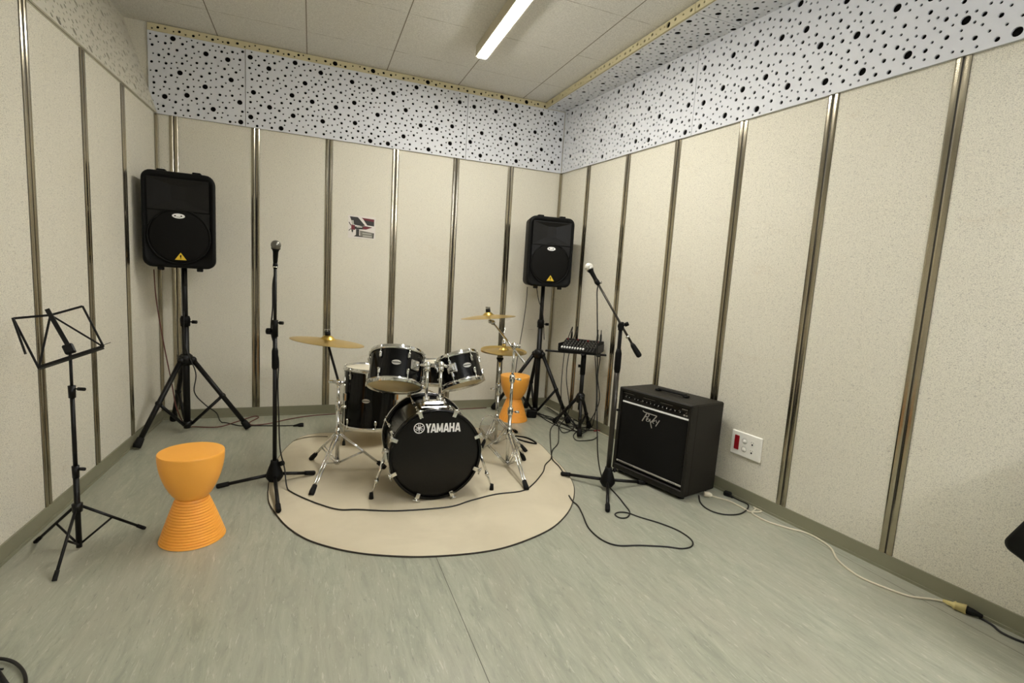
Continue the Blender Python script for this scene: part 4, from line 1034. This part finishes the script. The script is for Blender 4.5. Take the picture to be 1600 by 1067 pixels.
# right microphone lead
br_ = V((hubR.x, hubR.y, 0))
mrr = [boomtip + offs * .012, boomtip + V((0, 0, -.05)) + offs * .004, onv(boomtip, 933, 480), onv(boomtip, 933.5, 540), onv(boomtip, 933, 600), onv(br_, 933, 670), onv(br_, 935, 720)] + fpl([(943, 752), (955, 764), (967, 777), (977, 790), (984, 800), (980, 808), (969, 809), (961, 804), (966, 800.5), (980, 801), (1000, 808), (1030, 817), (1060, 829), (1080, 843), (1081, 853), (1066, 857), (1040, 854), (1000, 852), (965, 852), (940, 843), (920, 825), (910, 803), (903, 790), (895, 783), (889, 774)])
cable(mrr, .0038, CABB, 'black lead from the boom microphone looping over the bare floor in front')
cable(fpl([(880, 738), (873, 728), (863, 717), (863, 704), (872, 692), (873, 675), (874, 666)]) + [onv(mx_, 889, 640), onv(mx_, 885, 590), onv(mx_, 888, 556) + bq * .2, plugs[1] + UP * .03 + bq * .01, plugs[1]], .0038, CABB, 'black lead from the rug edge up behind the mixing desk')
for i, (xs_, lab) in enumerate((([(930, 560), (932, 600), (931, 640), (930, 668)], 'black lead hanging straight down from the right end of the mixing desk'), ([(938, 560), (934, 590), (936, 630), (936, 664)], 'slightly bowed black lead hanging beside the straight one, right of the mixer stand'))):
    cable([plugs[2 + i], plugs[2 + i] + UP * .02 + bq * .015, onv(mx_, xs_[0][0], xs_[0][1] - 12) + bq * .045, onv(mx_, *xs_[0]) + bq * .045] + [onv(mx_, *q) + bq * .03 for q in xs_[1:-1]] + [fp(*xs_[-1]), fp(xs_[-1][0] - 22, xs_[-1][1] + 9), fp(890, 668 + 4 * i), fp(862, 655 + 6 * i), fp(842, 646 + 3 * i)], .004, CABB, lab)
cable(fpl([(840, 647), (862, 652), (885, 664), (905, 668), (930, 666), (945, 662), (940, 655), (915, 650), (896, 655), (898, 665), (915, 672), (938, 671)]), .004, CABB, 'tangled black lead on the floor under the mixer stand')
cable(fpl([(905, 672), (899, 676), (896, 682), (901, 688), (912, 688.5), (926, 687), (934, 682)]), .004, CABB, 'short black loop of lead around the front foot of the mixer stand')
cable(fpl([(822, 640), (845, 650), (868, 660), (880, 676), (897, 666), (876, 650), (855, 636)]), .004, CABB, 'black lead curling between the speaker stand and the mixer stand')
cable(fpl([(858, 626), (863, 636), (872, 640), (880, 648), (898, 656), (915, 662), (925, 670), (938, 675), (960, 682)]), .0035, CABW, 'thin white lead on the floor behind the mixer stand')
b = MB(); p = fp(938, 672, .008); q = thing('jack_plug', (p.x, p.y, 0), 'small red plug on the floor under the mixer stand', 'plug'); b.tube([p - V((.03, -.0, .003)), p, p + V((.03, -.01, -.002))], [.004, .008, .006], RED, 8); b.build('plug_body', q)
# right speaker
Rb = V((axR[0], axR[1], 0))
cable([onv(Rb, 831, 449) + V((0, .1, 0)), onv(Rb, 829, 475) + V((0, .1, 0)), onv(Rb, 824, 510) + V((0, .1, 0)), onv(Rb, 816, 555) + V((0, .1, 0)), onv(Rb, 813, 590) + V((0, .12, 0)), V((-.42, -.22, .14)), V((-.4, -.2, .02)), V((-.3, -.22, .004)), fp(850, 648)], .0035, CABB, 'black lead hanging from the right loudspeaker, left of its pole')
cable([onv(Rb, 840, 450) + V((0, .02, 0)), onv(Rb, 842, 470), onv(Rb, 846, 490) - V((.0, .03, 0)), onv(Rb, 848, 530) - V((.0, .03, 0))], .0035, CABB, 'short black lead running from the right loudspeaker onto its pole')
p = fl(830, 652); q = thing('power_adapter', (p.x, p.y, 0), 'small black power adapter block on the floor beside the rear stool', 'adapter')
b = MB(); b.box((p.x, p.y, .035), (.085, .06, .068), BLACKP, M3.Rotation(-.3, 3, 'Z'), .008); b.build('housing', q)
b = MB(); b.tube(spline([p + V((.03, .0, .03)), fp(842, 645), fp(855, 652), fp(868, 655), fp(880, 654)]), .0035, CABB, 7); b.build('lead', q)
p = fl(819, 629); q = thing('power_plug', (p.x, p.y, 0), 'black plug with a pale end on the floor near the rear stool', 'plug')
b = MB(); b.tube([p + V((-.03, 0, .016)), p + V((.0, 0, .016))], .015, RUB, 10); b.tube([p + V((0, 0, .016)), p + V((.022, 0, .016))], .013, PLATE, 10); b.build('plug_body', q)
# amplifier mains leads
cable(fpl([(1103, 772), (1120, 777), (1140, 783), (1160, 793), (1173, 800), (1180, 795), (1192, 789), (1204, 790), (1200, 796), (1186, 800), (1175, 801), (1185, 808), (1205, 817), (1235, 826), (1262, 831), (1285, 840), (1298, 856), (1307, 872), (1320, 885), (1345, 902), (1380, 917), (1420, 931), (1455, 936), (1482, 941)], .0045), .0045, CABW, 'ivory extension lead winding along the right wall')
p = fp(1103, 772, .016); q = thing('power_socket', (p.x, p.y, 0), 'ivory plug end of the extension lead at the back of the amplifier', 'plug')
b = MB(); d_ = (fp(1120, 777) - p); d_.z = 0; d_.normalize(); b.tube([p - d_ * .012, p - d_ * .01, p + d_ * .02, p + d_ * .035], [.012, .0165, .0165, .006], CABW, 12); b.build('plug_body', q)
cable(fpl([(1092, 774), (1094, 784), (1102, 793), (1116, 800), (1135, 804), (1155, 803), (1167, 796), (1170, 788), (1164, 780), (1152, 774), (1145, 771)], .004), .004, CABB, 'black lead curving on the floor beside the amplifier')
p = fp(1143, 770, .015); q = thing('power_plug', (p.x, p.y, 0), 'black power plug on the floor by the skirting beside the amplifier', 'plug')
b = MB(); b.box(p, (.03, .045, .028), RUB, M3.Rotation(.5, 3, 'Z'), .006); b.rod(p, p + V((.0, -.04, -.006)), .007, RUB, 8); b.build('plug_body', q)
a_, c_ = fp(1478, 940, .015), fp(1515, 950, .017); d_ = (c_ - a_); d_.z = 0; d_.normalize(); qd = V((-d_.y, d_.x, 0))
q = thing('extension_socket', ((a_ + c_) / 2) * 1, 'yellowed ivory cable coupling on the floor by the right wall', 'socket')
q.location.z = 0; ROOT[q.name] = V(q.location)
OLD = mat('yellowed_plastic', (206, 190, 128), .45)
b = MB(); L_ = (c_ - a_).length; b.tube([a_ - d_ * .01, a_ + d_ * .02, a_ + d_ * L_ * .45, a_ + d_ * L_ * .5, c_], [.006, .010, .019, .015, .020], OLD, 12); b.build('coupling_body', q)
b = MB(); b.tube([c_, c_ + d_ * .02, c_ + d_ * .05], [.016, .014, .006], RUB, 10); b.build('inserted_plug', q)
cable([c_ + d_ * .04 + V((0, 0, -.004))] + fpl([(1536, 964), (1550, 976), (1563, 987), (1585, 998), (1610, 1008), (1650, 1030)], .0045), .0045, CABB, 'black lead leaving the ivory coupling towards the right edge')
# thin white bead of sealant along the floor joint
for i, pl in enumerate(([(1205, 796), (1226, 807), (1245, 817)], [(1310, 851), (1372, 882), (1438, 914)])):
    b = MB(); b.tube([fl(x, y, .002) for x, y in pl], .002, mat('white_sealant', (226, 222, 208), .6), 6); trim(b, 'thin white sealant line on the floor along the right skirting')
# floor seams
for x0, y0, x1, y1 in ((-1.675, .0, -1.69, YF), (.20, -2.1, .19, YF)):
    b = MB(); b.add([(x0 - .0013, y0, .0004), (x0 + .0013, y0, .0004), (x1 + .0013, y1, .0004), (x1 - .0013, y1, .0004)], [(0, 3, 2, 1)], mat('floor_seam', (84, 84, 72), .6)); trim(b, 'dark joint line in the linoleum')
# cord on the rug behind the left cymbal stand, and black loop at the rug's back edge
cable(fpl([(456, 691), (470, 685), (490, 682), (512, 682)], .003), .003, mat('brown_cord', (92, 82, 62), .7), 'thin brownish cord lying at the rear left rim of the rug')
q = fpl([(806, 681), (820, 683), (832, 688), (838, 693), (826, 691), (812, 687), (804, 684)], .006)
b = MB(); b.tube(spline(q + [q[0]], 5)[:-1], .006, RUB, 8, closed=True); tag(b.build('strap'), 'flat black loop of strap at the right rear rim of the rug', 'strap')
# loop and bar at the lower left edge
q0 = fl(0, 1060); pts = [fl(x, y, .01) for x, y in [(-70, 1075), (-50, 1044), (-20, 1030), (5, 1029.5), (24, 1036), (37, 1050), (40, 1068), (34, 1090), (10, 1112), (-30, 1112), (-62, 1098)]]
b = MB(); b.tube(spline(pts + [pts[0]], 6)[:-1], .0048, CABB, 8, closed=True); tag(b.build('cable_loop'), 'thick black ring of cable at the lower left edge', 'cable')
b = MB(); a_, c_ = fl(-30, 1012, .012), fl(22, 1090, .012); b.rod(a_, c_, .008, BLACKM, 10); m_ = a_.lerp(c_, .46); b.rod(m_, m_ + V((.02, -.005, .0)), .003, BLACKM, 8); tag(b.build('stand_leg_bar'), 'black bar lying across the cable ring at the lower left edge', 'bar')

# ------------------------------------------------------------------ socket plate and picture
op = [onR(1142.5, 705), onR(1189, 724), onR(1193, 685), onR(1147, 670)]
oc = (op[0] + op[1] + op[2] + op[3]) / 4; ow = (((op[1] - op[0]).length + (op[2] - op[3]).length) / 2); oh = ((op[2] - op[1]).length + (op[3] - op[0]).length) / 2
oc = V((oc.x, oc.y, oc.z)); ot = thing('wall_socket_plate', oc, 'white wall plate with a red switch and sockets, right of the amplifier', 'socket')
OA = M3((rdir, UP, rn)).transposed()
b = MB(); b.box(oc + rn * .007, (ow, oh, .013), PLATE, OA, .004); b.build('plate', ot)
b = MB(); b.box(oc + rdir * (-ow * .30) + UP * (oh * .02) + rn * .0145, (ow * .165, oh * .60, .006), RED, OA, .003); tag(b.build('rocker_switch', ot), 'dark red rocker switch')
SLOT = mat('socket_recess', (150, 148, 138), .5)
for dx, dy, kk in ((-.04, .17, 0), (-.04, -.17, 0), (.22, .17, 1), (.22, -.17, 1)):
    p = oc + rdir * (ow * dx) + UP * (oh * dy) + rn * .0136
    b = MB(); b.lathe([(0, -.001), (.015, -.001), (.017, .0012), (.0175, .0)], p, rn, SLOT if kk == 0 else PLATE, 24)
    if kk == 0: b.lathe([(0, .001), (.011, .001), (.012, -.001)], p - UP * .004 + rdir * .0, rn, PLATE, 16)
    else:
        b.box(p - UP * .007 + rn * .0015, (.009, .009, .001), FELT, OA)
        for s_ in (-1, 1): b.box(p + rdir * s_ * .007 + UP * .006 + rn * .0015, (.003, .005, .001), SLOT, OA)
    b.build('socket', ot)
pp_ = [ony(545.5, 337, 0), ony(587, 340, 0), ony(584, 374, 0), ony(546, 371, 0)]
pc_ = ony(565.5, 355.5, 0); pw = pp_[1].x - pp_[0].x; ph = pp_[0].z - pp_[3].z
pt = thing('wall_picture', (pc_.x, 0, pc_.z), 'small photo print of a propeller aeroplane pinned to the back wall', 'picture')
b = MB(); b.box((pc_.x, -.0015, pc_.z), (pw * 1.03, .001, ph * 1.04), mat('photo_paper', (222, 216, 210), .5)); b.build('paper', pt)
DK, GR, MR, LG = mat('print_dark_grey', (44, 42, 38), .5), mat('print_mid_grey', (120, 118, 108), .5), mat('print_maroon', (104, 22, 34), .5), mat('print_pale_grey', (176, 174, 164), .5)
b = MB(); po = V((pc_.x - pw / 2, -.0022, pc_.z - ph / 2))
def pg(poly, m, k=0): b.prism([(x * pw, z * ph) for x, z in poly], po + V((0, -.0003 * k, 0)), V((1, 0, 0)), UP, .0002, m, n=V((0, -1, 0)))
pg([(.04, .97), (.34, .96), (.62, .60), (.50, .56), (.22, .60), (.12, .72)], DK); pg([(.10, .80), (.18, .80), (.20, .60), (.12, .60)], LG, 1)
pg([(.48, .95), (.96, .92), (.96, .80), (.58, .84)], MR); pg([(.56, .85), (.96, .80), (.96, .60), (.70, .62)], DK)
pg([(.10, .60), (.24, .58), (.24, .36), (.10, .38)], MR, 1); pg([(.22, .52), (.62, .58), (.88, .54), (.66, .42), (.24, .40)], DK, 1); pg([(.56, .56), (.88, .53), (.66, .43), (.52, .44)], MR, 2); pg([(.3, .53), (.52, .55), (.50, .49), (.3, .48)], LG, 2)
pg([(.10, .38), (.18, .36), (.16, .24), (.13, .24)], DK, 2); pg([(.0, .70), (.03, .71), (.10, .56), (.07, .55)], DK, 2); pg([(.0, .32), (.02, .30), (.10, .40), (.08, .42)], DK, 2)
pg([(.28, .40), (.40, .40), (.40, .12), (.58, .06), (.20, .06), (.28, .14)], DK, 1); pg([(.42, .36), (.95, .28), (.95, .03), (.44, .06)], GR); pg([(.52, .26), (.86, .24), (.86, .20), (.52, .21)], LG, 1); pg([(.54, .15), (.88, .14), (.88, .08), (.54, .09)], LG, 1); pg([(.92, .28), (.96, .28), (.95, .03), (.91, .03)], DK, 1)
b.build('print', pt)

# ------------------------------------------------------------------ light and output
fix = [o for o in bpy.data.objects if o.type == 'MESH' and 'nofix' not in o]
import bmesh
done = set()
for o in fix:
    if o.data.name in done: continue
    done.add(o.data.name)
    bm = bmesh.new(); bm.from_mesh(o.data); bmesh.ops.recalc_face_normals(bm, faces=bm.faces[:]); bm.to_mesh(o.data); bm.free()
for o in bpy.data.objects:
    if 'nofix' in o: del o['nofix']
w = bpy.data.worlds.new('world'); scn.world = w; w.use_nodes = True
w.node_tree.nodes['Background'].inputs['Color'].default_value = (.8, .85, 1, 1); w.node_tree.nodes['Background'].inputs['Strength'].default_value = 0.02
vs_ = scn.view_settings
scn.display_settings.display_device = 'sRGB'
vs_.view_transform = 'Standard'; vs_.look = 'None'; vs_.gamma = 1.0; vs_.use_curve_mapping = False
vs_.exposure = 1.5
scn.cycles.use_denoising = True
scn.cycles.max_bounces = 10; scn.cycles.diffuse_bounces = 6
scn.cycles.sample_clamp_indirect = 6.0
